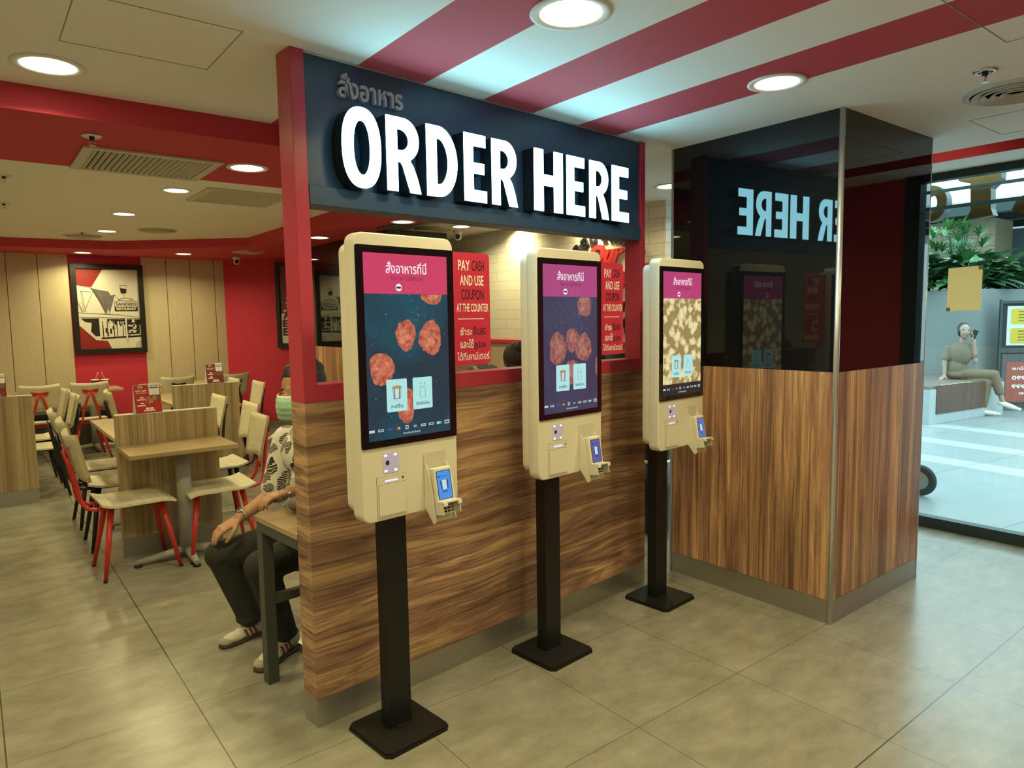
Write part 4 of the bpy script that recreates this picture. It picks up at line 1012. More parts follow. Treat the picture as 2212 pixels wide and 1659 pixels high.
# drinks and food box at the back
def cup(x, y, label, tilt):
    t = thing('drink_cup', label, 'cup', (x, y, .745), 0, 'paper drink cups on the far table')
    g = G(); g.lathe([(.031, 0), (.044, .100), (.044, .104)], (0, 0, 0), mat('cup_dark', (.09, .03, .02), .5, var=.2, vscale=20), 20); g.obj('cup_body', t)
    g = G(); g.lathe([(.0392, .058), (.0335, .015), (.0325, .015), (.0385, .058)], (0, 0, 0), M_wtxt, 20); g.obj('label_band', t)
    g = G(); g.lathe([(.047, .104), (.047, .110), (.040, .114), (0, .114)], (0, 0, 0), M_wtxt, 20); g.obj('lid', t)
    g = G(); g.tube([(0, 0, .108), (tilt * .03, 0, .165), (tilt * .045, 0, .20)], .0038, mat('straw_pink', (.75, .45, .42), .5), 8); g.obj('straw', t)
cup(1.185, 9.66, 'left paper drink cup with straw on the far table under the poster', .8)
cup(1.285, 9.63, 'right paper drink cup with straw on the far table under the poster', -.7)
t = thing('food_box', 'open red and white food box on the far left table', 'box', (.55, 9.66, .745))
g = G(); g.prism([(-.09, 0), (.09, 0), (.125, .065), (-.125, .065)], -.06, .06, mat('box_red', (.50, .07, .05), .5), 'Y'); g.obj('carton', t)
g = G(); g.X = Matrix.Rotation(R(4), 4, 'Y'); g.box(-.10, -.066, .018, .10, -.061, .060, M_wtxt); g.obj('label_panel', t)
tag(bx('paper_napkin', .66, 9.58, .7455, .79, 9.70, .752, M_wtxt), 'crumpled white napkin beside the food box', 'napkin')

# ---------------------------------------------------------------- narrow steel-framed table behind the partition
t = thing('side_table', 'narrow steel-framed table with oak top behind the partition, beside the seated man', 'table', (1.512, 2.742, 0), PA)
bx('tabletop', -.612, -.185, .690, .612, .185, .712, M_oakH, t, .002)
g = G(); g.box(-.610, .135, .650, .610, .183, .6895, M_gun, .002); g.box(-.610, -.183, .650, .610, -.150, .6895, M_gun, .002); g.box(-.610, -.150, .650, -.562, .135, .6895, M_gun, .002); g.obj('apron', t)
for sx in (-1, 1):
    for sy in (1,):
        g = G(); x_ = sx * .586; y_ = sy * .159; g.box(x_ - .024, y_ - .024, 0, x_ + .024, y_ + .024, .650, M_gun, .002); g.obj('leg', t)
bx('stretcher', -.562, .14, .335, .562, .175, .37, M_gun, t)
t = thing('round_stool', 'maroon padded stool with round steel base under the seated man', 'stool', (1.27, 3.14, 0))
g = G(); g.lathe([(.001, .36), (.16, .36), (.18, .375), (.18, .41), (.16, .43), (0, .435)], (0, 0, 0), mat('maroon_vinyl', (.22, .012, .02), .4), 36); g.obj('seat', t)
g = G(); g.cyl((0, 0, .02), .03, .345, M_steel, seg=20); g.obj('column', t)
g = G(); g.lathe([(.20, 0), (.205, .006), (.16, .018), (.04, .026), (0, .026)], (0, 0, 0), M_steel, 40); g.obj('base', t)
# black bin with a chrome band in the passage behind the third kiosk
t = thing('waste_bin', 'slim black bin with a chrome band, half hidden behind the farthest kiosk post', 'bin', (3.72, 3.16, 0))
g = G(); g.lathe([(.085, .0), (.098, .012), (.105, .30), (.105, .50)], (0, 0, 0), M_blk2, 28); g.obj('body', t)
g = G(); g.cyl((0, 0, .50), .107, .022, M_alu, seg=28); g.obj('band', t)
g = G(); g.lathe([(.105, .522), (.103, .63), (.085, .66), (0, .67)], (0, 0, 0), M_blk2, 28); g.obj('lid', t)

# ================================================================ outside the shop window
def outfloor_mat():
    m, nt, nd, ln, b = _nt('outdoor_tile')
    tc = nd.new('ShaderNodeTexCoord'); sp = nd.new('ShaderNodeSeparateXYZ'); mp = nd.new('ShaderNodeMapping'); mp.inputs['Rotation'].default_value = (0, 0, R(8))
    ln.new(tc.outputs['Object'], mp.inputs[0]); ln.new(mp.outputs[0], sp.inputs[0])
    n1 = nd.new('ShaderNodeTexNoise'); n1.inputs['Scale'].default_value = 2.0; n1.inputs['Detail'].default_value = 4; ln.new(tc.outputs['Object'], n1.inputs[0])
    cr = nd.new('ShaderNodeValToRGB'); e = cr.color_ramp.elements; e[0].color = (.21, .235, .235, 1); e[1].color = (.285, .31, .31, 1); ln.new(n1.outputs['Fac'], cr.inputs[0])
    st = lines_color(nd, ln, sp.outputs['X'], [7.3, 8.35, 9.55], 0.16)
    mix = nd.new('ShaderNodeMix'); mix.data_type = 'RGBA'; ln.new(st, mix.inputs['Factor']); ln.new(cr.outputs[0], mix.inputs['A']); mix.inputs['B'].default_value = (.38, .40, .40, 1)
    j1 = lines_color(nd, ln, sp.outputs['Y'], [-2.4, -1.2, 0.0, 1.2, 2.4, 3.6, 4.8], 0.004)
    mi2 = nd.new('ShaderNodeMix'); mi2.data_type = 'RGBA'; ln.new(j1, mi2.inputs['Factor']); ln.new(mix.outputs['Result'], mi2.inputs['A']); mi2.inputs['B'].default_value = (.08, .10, .10, 1)
    ln.new(mi2.outputs['Result'], b.inputs['Base Color']); b.inputs['Roughness'].default_value = 0.35
    return m
g = G(); g.box(5.25, -9, -.08, 24, 14, -.002, outfloor_mat()); struct(g, 'floor')
e1 = Vector((.992, -.123, 0)); BR = math.atan2(-.123, .992)
t = thing('concrete_planter', 'tall pale concrete planter wall behind the seated woman, plants on top', 'planter', (12.17, 4.02, 0), R(-14))
g = G(); g.box(0, 0, 0, 3.2, 3.4, 1.85, M_conc); g.obj('wall', t)
g = G(); g.box(.10, .10, 1.85, 3.1, 3.3, 1.86, mat('soil', (.03, .022, .015), .9)); g.obj('soil', t)
t = thing('street_bench', 'long pale concrete bench with brown wood seat where the woman sits outside', 'bench', (10.09, 3.86, 0), BR)
g = G(); g.box(0, 0, 0, 2.0, 1.3, .47, mat('bench_concrete', (.34, .37, .37), .7, var=.06)); g.obj('plinth', t)
g = G(); g.box(.02, .02, .47, 2.0, 1.3, .515, mat('bench_top_brown', (.16, .12, .10), .5, var=.2)); g.obj('seat', t)
g = G(); g.box(.16, -.012, .13, 1.45, 0.0, .505, mat('bench_wood_face', (.085, .038, .022), .6, var=.3)); g.obj('wood_panel', t)
for i in range(5):
    g = G(); g.box(.25 + i * .17, -.014, .516, .36 + i * .17, .03, .520, mat('nosing_brass', (.45, .36, .14), .4)); g.obj('seat_marker', t)
t = thing('metal_handrail', 'short bright steel tube rail end beside the bench outside', 'handrail', (10.75, 5.0, 0))
g = G(); g.tube([(0, .3, .50), (0, .3, .70), (0, .24, .74), (.05, -.40, .74)], .03, M_alu, 12); g.obj('tube', t)
t = thing('beige_facade', 'plain beige facade beyond the plants outside', 'building', (16.0, 5.25, 0))
g = G(); g.box(.6, 0, 0, 1.6, 5.0, 3.40, mat('beige_facade', (.24, .20, .125), .8, var=.05)); g.obj('facade_wall', t)
t = thing('grey_facade', 'grey blue facade behind the right end of the plants outside', 'building', (18.2, 2.2, 0))
g = G(); g.box(0, 0, 0, 1.0, 3.7, 3.3, mat('grey_facade', (.12, .155, .165), .8, var=.1)); g.obj('facade_wall', t)
t = thing('white_canopy', 'white canopy roof with dark beams beyond the window', 'canopy', (14, 2, 3.6))
g = G()
g.box(2, -10, 0, 9.5, 10, .12, mat('canopy_sheet', (.55, .60, .60), .7)); g.obj('roof_sheet', t)
for i in range(3):
    g = G(); g.box(2.0 + i * 1.6, -10, -.16, 2.16 + i * 1.6, 10, 0, M_wframe); g.obj('beam', t)
# foliage
def leaf_mesh(g, p, d, L, W_, m, curl=.3):
    d = d.normalized(); s = d.cross(Vector((0, 0, 1)));
    if s.length < .05: s = Vector((1, 0, 0))
    s.normalize(); n = s.cross(d); k = g.mi(m); prev = None; segs = 5
    for i in range(segs + 1):
        u = i / segs; w = W_ * math.sin(PI * min(1, u * .92 + .06)) ** .8; c = p + d * L * u - Vector((0, 0, 1)) * curl * L * u * u
        row = [g.bm.verts.new(c - s * w), g.bm.verts.new(c + n * w * -.25), g.bm.verts.new(c + s * w)]
        if prev:
            for j in (0, 1):
                f = g.bm.faces.new((prev[j], prev[j + 1], row[j + 1], row[j])); f.material_index = k; f.smooth = True
        prev = row
GREENS = [mat('leaf_green_%d' % i, (c[0] * 1.3, c[1] * 1.2, c[2]), .35, var=.2, vscale=3) for i, c in enumerate([(.035, .12, .045), (.06, .18, .07), (.02, .075, .03)])]
def leafy_plant(label, x, y, z, r, h, n, L, W_, seed):
    rnd = random.Random(seed); t = thing('leafy_plant', label, 'plant', (x, y, z)); g = G(); st = G()
    for i in range(n):
        a = rnd.uniform(0, 2 * PI); rr = r * math.sqrt(rnd.random()); p = Vector((rr * math.cos(a), rr * math.sin(a), rnd.uniform(.15, 1) * h))
        leaf_mesh(g, p, Vector((math.cos(a) * 1.1 + rnd.uniform(-.4, .4), math.sin(a) + rnd.uniform(-.4, .4), rnd.uniform(-.1, .8))), L * rnd.uniform(.7, 1.2), W_ * rnd.uniform(.8, 1.2), rnd.choice(GREENS))
        if i % 6 == 0: st.tube([(rr * .3 * math.cos(a), rr * .3 * math.sin(a), 0), p], .010, GREENS[2], 5)
    g.obj('leaves', t); st.obj('stems', t)
leafy_plant('broad-leaved dark green plant on the planter, left of the window view', 12.75, 5.25, 1.86, .60, .50, 170, .42, .10, 1)
leafy_plant('broad-leaved plant in the middle of the planter, above the taped paper', 13.05, 4.45, 1.86, .60, .50, 180, .42, .095, 2)
leafy_plant('low dark bushy plant at the right end of the planter', 14.35, 4.15, 1.86, .60, .45, 200, .30, .06, 3)
def fan_plant(label, x, y, z, seed):
    rnd = random.Random(seed); t = thing('fan_palm', label, 'plant', (x, y, z)); g = G(); st = G()
    for i in range(34):
        a = rnd.uniform(0, 2 * PI); el = rnd.uniform(.3, 1.2); tip = Vector((math.cos(a) * .45, math.sin(a) * .45, .25 + el * .75)); st.tube([(0, 0, 0), tip * .6, tip], .010, GREENS[2], 5)
        ax = tip.normalized(); s_ = ax.cross(Vector((0, 0, 1))).normalized()
        for j in range(9):
            b = R(-75 + 150 * j / 8); dd = ax * math.cos(b) + s_ * math.sin(b); leaf_mesh(g, tip, dd + Vector((0, 0, .15)), .34, .022, GREENS[1 if i % 2 else 0], .35)
    g.obj('fronds', t); st.obj('stems', t)
fan_plant('tall fan palm rising over the planter at the right', 14.3, 5.1, 1.86, 9)
# notice board stand
t = thing('notice_board', 'black framed outdoor notice board with yellow cards above a red poster', 'notice board', (12.28, 3.765, 0), R(-50))
g = G(); g.box(0, 0, .0, .03, .05, 1.68, M_wframe); g.box(1.0, 0, 0, 1.03, .05, 1.68, M_wframe); g.box(.03, 0, 1.62, 1.0, .05, 1.66, M_wframe); g.box(.03, 0, .88, 1.0, .05, .95, M_wframe); g.box(.03, 0, .04, 1.0, .05, .10, M_wframe); g.box(.03, .02, .10, 1.0, .04, 1.62, M_dark); g.obj('frame', t)
g = G(); g.rect(.10, .99, .92, 1.58, .018, mat('pale_sheet', (.50, .56, .54), .5)); yl = mat('yellow_card', (.52, .36, .02), .5)
for z0 in (1.02, 1.31):
    g.flat(rrect(.15, z0, .88, z0 + .23, .03, 3), .016, yl)
    for k in range(4): g.rect(.25, z0 + .045 + k * .045, .75 - .08 * (k % 2), z0 + .055 + k * .045, .014, M_btxt)
g.obj('yellow_notice', t)
g = G(); g.rect(.06, .12, .97, .86, .018, mat('dark_sheet', (.05, .06, .06), .4)); g.rect(.12, .14, .95, .74, .016, mat('poster_rust', (.30, .055, .035), .45))
for s_, z0, z1, a, b in (('บริการไทย', .62, .67, .20, .60), ('088-990', .47, .53, .20, .62), ('080-999', .34, .40, .20, .62), ('LINE', .25, .28, .30, .6)): g.text(s_, a, b, z0, z1, .014, M_wtxt, bold=.02, mirror=True)
g.obj('red_poster', t)
# shop sign letters seen from behind, on rails outside the glass
M_bronze = mat('bronze_letter_back', (.16, .095, .022), .35, metal=.6, var=.35, vscale=5); M_letdark = mat('dark_letter_return', (.02, .03, .03), .4)
t = thing('sign_rail', 'dark steel rails carrying the shop sign letters outside the window top', 'rail', (5.66, 1.9, 0))
g = G(); g.box(-.015, -1.4, 2.245, .015, 1.5, 2.27, M_wframe); g.obj('rail', t); g = G(); g.box(-.015, -1.4, 2.37, .015, 1.5, 2.39, M_wframe); g.obj('rail', t)
for yy in (-1.2, 1.4):
    g = G(); g.box(-.40, yy, 2.37, .0, yy + .03, 2.39, M_wframe); g.obj('bracket', t)
def outletter(label, y0, y1, z0, z1, shape, holes=None):
    t = thing('sign_letter', label, 'sign letter', (5.72, 0, 0), 0, None); g = G()
    A = lambda pts: [(y1 + (y0 - y1) * u, z0 + (z1 - z0) * v) for u, v in pts]
    g.prism(A(shape), 0, .10, M_bronze, 'X', holes=[A(h) for h in holes] if holes else None, mside=M_letdark); g.obj('letter_box', t)
outletter('round dark sign letter half hidden by the pillar, seen from behind', 2.125, 2.36, 2.175, 2.44, sup(.5, .5, .5, .5, 32, 2.1), [sup(.5, .5, .22, .26, 24, 2.1)])
outletter('bronze sign letter with a thick stem, middle of the three, seen from behind', 1.79, 2.06, 2.155, 2.49, [(.22, 0), (.86, .06), (.80, .20), (.78, .62), (1, .80), (1, 1), (.0, 1), (.02, .86), (.30, .80), (.34, .20)])
outletter('curved bronze sign letter cut off by the right edge, seen from behind', 1.40, 1.72, 2.15, 2.49, [(0, .12), (.25, 0), (.75, 0), (1, .12), (1, .9), (.7, .85), (.62, .7), (.35, .45), (.10, .35)])
def paper_mat():
    m = bpy.data.materials.new('yellowed_paper'); m.use_nodes = True; nd = m.node_tree.nodes; ln = m.node_tree.links
    nd.remove(nd['Principled BSDF']); a = nd.new('ShaderNodeBsdfDiffuse'); b = nd.new('ShaderNodeBsdfTranslucent'); mx = nd.new('ShaderNodeMixShader')
    a.inputs[0].default_value = (.90, .76, .48, 1); b.inputs[0].default_value = (.97, .76, .46, 1); mx.inputs[0].default_value = .55
    ln.new(a.outputs[0], mx.inputs[1]); ln.new(b.outputs[0], mx.inputs[2]); ln.new(mx.outputs[0], nd['Material Output'].inputs[0]); return m
t = thing('taped_paper', 'yellowed paper sheet taped on the inside of the shop window', 'paper', (5.2535, 1.826, 1.655))
g = G(); g.prism([(-.101, -.145), (.101, -.145), (.098, .140), (-.104, .148)], -.0015, -.0003, paper_mat(), 'X'); g.obj('sheet', t)
for yy, zz in ((.09, -.135), (-.092, .135)):
    g = G(); g.box(-.0022, yy - .012, zz - .012, -.0012, yy + .012, zz + .012, M_grey); g.obj('tape', t)
t = thing('cart_wheel', 'black rubber wheel of a cart on the pavement beside the pillar', 'wheel', (6.10, 2.385, 0))
g = G(); g.tube([(0, .10 * math.cos(a), .13 + .10 * math.sin(a)) for a in [2 * PI * i / 24 for i in range(25)]], .030, M_rubber, 10); g.obj('tyre', t)
g = G(); g.cyl((-.02, 0, .13), .075, .04, M_grey, 'X', 20); g.obj('hub', t)
# the cart itself stands hidden behind the pillar
g = G(); g.tube([(0, 0, .13), (0, .35, .20), (0, .75, .13)], .018, M_blk2, 8); g.obj('axle_bar', t)

# ================================================================ people
M_skin = mat('skin', (.44, .235, .135), .5, var=.05, vscale=12, spec=.35); M_skin2 = mat('skin_light', (.33, .215, .155), .5, var=.04)
M_hair = mat('black_hair', (.012, .009, .008), .45, var=.3, vscale=40, bump=.8, bscale=160)
def remeshed(g, name, parent, voxel, smooth=6, m=None):
    me = bpy.data.meshes.new('tmp'); g.bm.to_mesh(me); g.bm.free()
    for mm in g.mats: me.materials.append(mm)
    ob = bpy.data.objects.new('tmp', me); COL.objects.link(ob)
    rm = ob.modifiers.new('r', 'REMESH'); rm.mode = 'VOXEL'; rm.voxel_size = voxel
    sm = ob.modifiers.new('s', 'SMOOTH'); sm.factor = .5; sm.iterations = smooth
    dg = bpy.context.evaluated_depsgraph_get(); dg.update()
    me2 = bpy.data.meshes.new_from_object(ob.evaluated_get(dg)); bpy.data.objects.remove(ob)
    me2.materials.clear(); me2.materials.append(m or g.mats[0])
    for p in me2.polygons: p.use_smooth = True; p.material_index = 0
    o = bpy.data.objects.new(name, me2); COL.objects.link(o); o.parent = parent
    return o
def cap(g, p, q, r0, r1, m, squash=1.0, n=4):
    p, q = Vector(p), Vector(q); pts = [p.lerp(q, i / n) for i in range(n + 1)]; rs = [r0 + (r1 - r0) * i / n for i in range(n + 1)]
    g.tube(pts, rs, m, 14, squash=squash); g.ell(p, (r0,) * 3, m, 14, 10); g.ell(q, (r1,) * 3, m, 14, 10)
def head(g, c, fwd, s, m, ears=True):
    """cranium, jaw, nose, lips, brow in the frame of fwd; s = head height"""
    f = Vector(fwd).normalized(); up = Vector((0, 0, 1)); rt = f.cross(up).normalized(); c = Vector(c)
    Q = Matrix((rt, f, up)).transposed().to_euler(); W_ = lambda a, b, z: c + rt * a * s + f * b * s + up * z * s
    g.ell(W_(0, -.05, .12), (.335 * s, .42 * s, .375 * s), m, 24, 16, Q); g.ell(W_(0, .10, -.12), (.275 * s, .30 * s, .34 * s), m, 24, 16, Q)
    g.ell(W_(0, .20, -.34), (.15 * s, .15 * s, .12 * s), m, 16, 10, Q); g.ell(W_(0, .42, -.07), (.055 * s, .075 * s, .10 * s), m, 12, 8, Q); g.ell(W_(0, .36, .06), (.05 * s, .06 * s, .10 * s), m, 12, 8, Q)
    g.ell(W_(0, .36, -.205), (.11 * s, .05 * s, .028 * s), m, 12, 8, Q); g.ell(W_(0, .355, -.24), (.10 * s, .05 * s, .03 * s), m, 12, 8, Q)
    g.ell(W_(0, .305, .11), (.17 * s, .065 * s, .05 * s), m, 16, 8, Q)
    for sg in (-1, 1):
        g.ell(W_(sg * .17, .27, -.10), (.10 * s, .09 * s, .09 * s), m, 12, 8, Q)
        if ears: g.ell(W_(sg * .335, -.02, -.02), (.035 * s, .075 * s, .13 * s), m, 12, 10, Q)
    return W_, Q
def eyes(W_, Q, s, parent):
    for sg in (-1, 1):
        g = G(); g.ell(W_(sg * .145, .302, .020), (.052 * s, .04 * s, .020 * s), mat('eye_white', (.6, .55, .5), .3, var=0), 12, 8, Q); e = g.obj('eye', parent)
        g = G(); g.ell(W_(sg * .145, .333, .020), (.024 * s, .012 * s, .018 * s), M_hair, 10, 8, Q); g.obj('iris', e)
        g = G(); g.ell(W_(sg * .15, .318, .100), (.075 * s, .03 * s, .013 * s), M_hair, 12, 6, Q); g.obj('eyebrow', parent)
def hand(g, wrist, tipdir, palmn, side, m, L=.185, curl=.5):
    """wrist point, direction of the fingers, normal out of the back of the hand, side = thumb side vector"""
    w = Vector(wrist); d = Vector(tipdir).normalized(); n = Vector(palmn).normalized(); s = Vector(side).normalized()
    k = L / .185
    for i, o in enumerate((-.028, -.009, .010, .028)):
        a = w + d * .012 * k + s * o * .55 * k; b = w + d * .088 * k + s * o * k
        cap(g, a, b, .015 * k, .0125 * k, m, .9, 3)
    for i, (o, ln_) in enumerate(((.030, .070), (.010, .080), (-.010, .074), (-.029, .058))):
        p = w + d * .088 * k + s * o * k; dd = d.copy(); r_ = .0088 * k
        for j, fr in enumerate((.45, .32, .23)):
            c_ = curl * (.5 + j * .55) * (1 + .08 * i); dd2 = (dd * math.cos(c_ * .8) - n * math.sin(c_ * .8)).normalized(); q = p + dd2 * ln_ * fr * k
            cap(g, p, q, r_, r_ * .92, m, 1, 2); p = q; r_ *= .93; dd = dd2 if j == 0 else dd2
    p = w + d * .025 * k + s * .026 * k; q = p + (d * .6 + s * .62 - n * .25).normalized() * .042 * k; cap(g, p, q, .0135 * k, .0110 * k, m, 1, 2)
    q2 = q + (d * .85 + s * .15 - n * .40).normalized() * .034 * k; cap(g, q, q2, .0108 * k, .0092 * k, m, 1, 2); q3 = q2 + (d * .9 - s * .12 - n * .4).normalized() * .026 * k; cap(g, q2, q3, .0092 * k, .0078 * k, m, 1, 2)

def shirt_mat(name, base, motif, scale, thr, seed=0):
    m, nt, nd, ln, b = _nt(name)
    tc = nd.new('ShaderNodeTexCoord'); no = nd.new('ShaderNodeTexNoise'); no.inputs['Scale'].default_value = 7; ln.new(tc.outputs['Object'], no.inputs[0])
    mxv = nd.new('ShaderNodeVectorMath'); mxv.operation = 'MULTIPLY_ADD'; mxv.inputs[1].default_value = (.11, .11, .11); ln.new(no.outputs['Color'], mxv.inputs[0]); ln.new(tc.outputs['Object'], mxv.inputs[2])
    vo = nd.new('ShaderNodeTexVoronoi'); vo.inputs['Scale'].default_value = scale; ln.new(mxv.outputs[0], vo.inputs['Vector'])
    lt = nd.new('ShaderNodeMath'); lt.operation = 'LESS_THAN'; lt.inputs[1].default_value = thr; ln.new(vo.outputs['Distance'], lt.inputs[0])
    wv = nd.new('ShaderNodeTexWave'); wv.inputs['Scale'].default_value = 45; wv.inputs['Distortion'].default_value = 5; wv.bands_direction = 'DIAGONAL'; ln.new(mxv.outputs[0], wv.inputs['Vector'])
    w2 = nd.new('ShaderNodeMath'); w2.operation = 'GREATER_THAN'; w2.inputs[1].default_value = .16; ln.new(wv.outputs['Fac'], w2.inputs[0])
    mu = nd.new('ShaderNodeMath'); mu.operation = 'MULTIPLY'; ln.new(lt.outputs[0], mu.inputs[0]); ln.new(w2.outputs[0], mu.inputs[1])
    mix = nd.new('ShaderNodeMix'); mix.data_type = 'RGBA'; ln.new(mu.outputs[0], mix.inputs['Factor']); mix.inputs['A'].default_value = c4(base); mix.inputs['B'].default_value = c4(motif)
    ln.new(mix.outputs['Result'], b.inputs['Base Color']); b.inputs['Roughness'].default_value = .8
    return m
# ---- the seated man in a mask
man = thing('person', 'seated man in a green face mask and white palm-leaf shirt, hand on his knee', 'person', (1.27, 3.14, 0))
O = Vector((1.27, 3.14, 0)); w_ = lambda x, y, z: Vector((x, y, z)) - O
g = G(); hc = w_(1.200, 3.12, 1.188); fw_ = Vector((-.86, -.50, -.10))
W_, Q = head(g, hc, fw_, .250, M_skin)
cap(g, w_(1.245, 3.13, 1.08), w_(1.262, 3.14, .975), .052, .060, M_skin)
g.ell(w_(1.275, 3.14, .85), (.10, .155, .17), M_skin, 20, 14); g.ell(w_(1.29, 3.14, .62), (.095, .14, .20), M_skin, 20, 14)
rs, re, rw = w_(1.195, 3.300, .935), w_(1.128, 3.310, .690), w_(.948, 3.298, .598)
ls, le, lw = w_(1.235, 2.985, .925), w_(1.255, 2.985, .745), w_(1.085, 3.005, .755)
cap(g, rs, re, .050, .040, M_skin); cap(g, re, rw, .040, .026, M_skin); cap(g, ls, le, .048, .040, M_skin); cap(g, le, lw, .038, .027, M_skin)
hand(g, rw, (-.80, .08, -.42), (-.42, -.15, .88), (.08, -1, -.08), M_skin, .19, .50)
hand(g, lw, (-.92, .1, -.15), (-.1, 0, 1), (.0, 1, 0), M_skin, .175, .75)
for hp, kp, ap in ((w_(1.28, 3.22, .49), w_(.875, 3.335, .425), w_(.965, 3.315, .10)), (w_(1.28, 3.05, .49), w_(.955, 3.015, .440), w_(1.03, 3.04, .10))):
    cap(g, hp, kp, .070, .050, M_skin); cap(g, kp, ap, .046, .034, M_skin)
remeshed(g, 'body', man, .0045, 4, M_skin)
eyes(W_, Q, .250, man)
g = G(); s = .250
g.ell(W_(0, -.10, .17), (.372 * s, .455 * s, .40 * s), M_hair, 28, 18, Q)
for i in range(60):
    rnd = random.Random(i); a, b = rnd.uniform(0, 2 * PI), rnd.uniform(.2, 1.2); g.ell(W_(.33 * math.cos(a) * math.sin(b), -.10 + .40 * math.sin(a) * math.sin(b), .20 + .37 * math.cos(b)), (.06 * s,) * 3, M_hair, 8, 6)
g.ell(W_(.315, .06, .02), (.04 * s, .10 * s, .16 * s), M_hair, 12, 8, Q); g.ell(W_(-.315, .06, .02), (.04 * s, .10 * s, .16 * s), M_hair, 12, 8, Q)
h_ = remeshed(g, 'hair', man, .006, 2, M_hair)
# trim the fringe so that the forehead shows
hm = h_.data; bmx = bmesh.new(); bmx.from_mesh(hm); f_ = Vector(fw_).normalized(); c_ = W_(0, 0, 0)
dead = [v for v in bmx.verts if (v.co - c_).dot(f_) > .25 * s and (v.co.z - c_.z) < .27 * s]
bmesh.ops.delete(bmx, geom=dead, context='VERTS'); bmx.to_mesh(hm); bmx.free()
# mask: a curved pleated shell in front of nose, mouth and chin
g = G(); M_mask = mat('mask_green', (.36, .60, .42), .7, var=.03, bump=.3, bscale=30); M_maskw = mat('mask_white_edge', (.72, .72, .62), .7, var=0)
nu, nv = 18, 12; vs = []
for j in range(nv + 1):
    v = j / nv; row = []
    for i in range(nu + 1):
        u = -1 + 2 * i / nu; a = u * 1.32; bulge = .455 + .05 * math.sin(PI * v) - .05 * v ** 4 + .012 * math.sin(v * 26) - .03 * (1 - v)
        bulge += .045 * math.exp(-(u / .22) ** 2) * math.exp(-((v - .75) / .3) ** 2)
        row.append(g.bm.verts.new(W_(.36 * math.sin(a) * (1 - .04 * (1 - v)), (bulge) * math.cos(a) ** .8 + .03, -.44 + .415 * v + .02 * math.cos(a) * (v - .3))))
    vs.append(row)
k1_, k2_ = g.mi(M_mask), g.mi(M_maskw)
for j in range(nv):
    for i in range(nu):
        f = g.bm.faces.new((vs[j][i], vs[j][i + 1], vs[j + 1][i + 1], vs[j + 1][i])); f.smooth = True; f.material_index = k2_ if j >= nv - 1 or i in (0, nu - 1) else k1_
msk = g.obj('face_mask', man); sd = msk.modifiers.new('thickness', 'SOLIDIFY'); sd.thickness = .003
for sg in (-1, 1):
    g = G(); g.tube([W_(sg * .345, .12, -.06), W_(sg * .365, -.06, .03), W_(sg * .365, -.09, -.06), W_(sg * .34, .10, -.38)], .0016, M_maskw, 6); g.obj('ear_loop', msk)
# shirt
M_shirt = shirt_mat('palm_leaf_shirt', (.72, .69, .62), (.045, .022, .016), 15.0, .47)
g = G(); g.ell(w_(1.245, 3.15, .890), (.130, .185, .125), M_shirt, 24, 16); g.ell(w_(1.27, 3.14, .74), (.138, .175, .19), M_shirt, 24, 16); g.ell(w_(1.29, 3.14, .57), (.145, .175, .13), M_shirt, 24, 16)
cap(g, rs + Vector((0, .01, 0)), rs.lerp(re, .92), .072, .076, M_shirt); cap(g, ls, ls.lerp(le, .92), .070, .072, M_shirt)
cap(g, w_(1.235, 3.20, .965), w_(1.225, 3.08, .965), .055, .055, M_shirt)
remeshed(g, 'shirt', man, .007, 5, M_shirt)
g = G(); g.tube([w_(1.17, 3.23, .955), w_(1.17, 3.16, 1.005), w_(1.24, 3.075, 1.02), w_(1.30, 3.14, 1.02), w_(1.25, 3.22, 1.02), w_(1.17, 3.16, 1.005), w_(1.145, 3.10, .945)], .014, M_shirt, 8); g.obj('collar', man)
# trousers, shoes, watch
M_tr = mat('dark_trousers', (.022, .021, .018), .85, var=.25, vscale=8, bump=.5, bscale=25)
g = G(); g.ell(w_(1.30, 3.14, .50), (.15, .175, .095), M_tr, 24, 14)
for hp, kp, ap in ((w_(1.27, 3.22, .49), w_(.870, 3.335, .425), w_(.975, 3.315, .115)), (w_(1.27, 3.06, .49), w_(.950, 3.015, .440), w_(1.04, 3.045, .115))):
    cap(g, hp, kp, .092, .072, M_tr); cap(g, kp, ap, .070, .058, M_tr); g.ell(kp + Vector((-.006, 0, .004)), (.072, .074, .070), M_tr, 16, 12)
    g.ell(ap + Vector((0, 0, -.012)), (.066, .062, .03), M_tr, 16, 10)
remeshed(g, 'trousers', man, .007, 4, M_tr)
M_shoe = mat('white_leather_shoe', (.66, .62, .52), .5, var=.04); M_sole = mat('gum_sole', (.07, .042, .022), .6); M_toe = mat('grey_suede', (.38, .34, .27), .8)
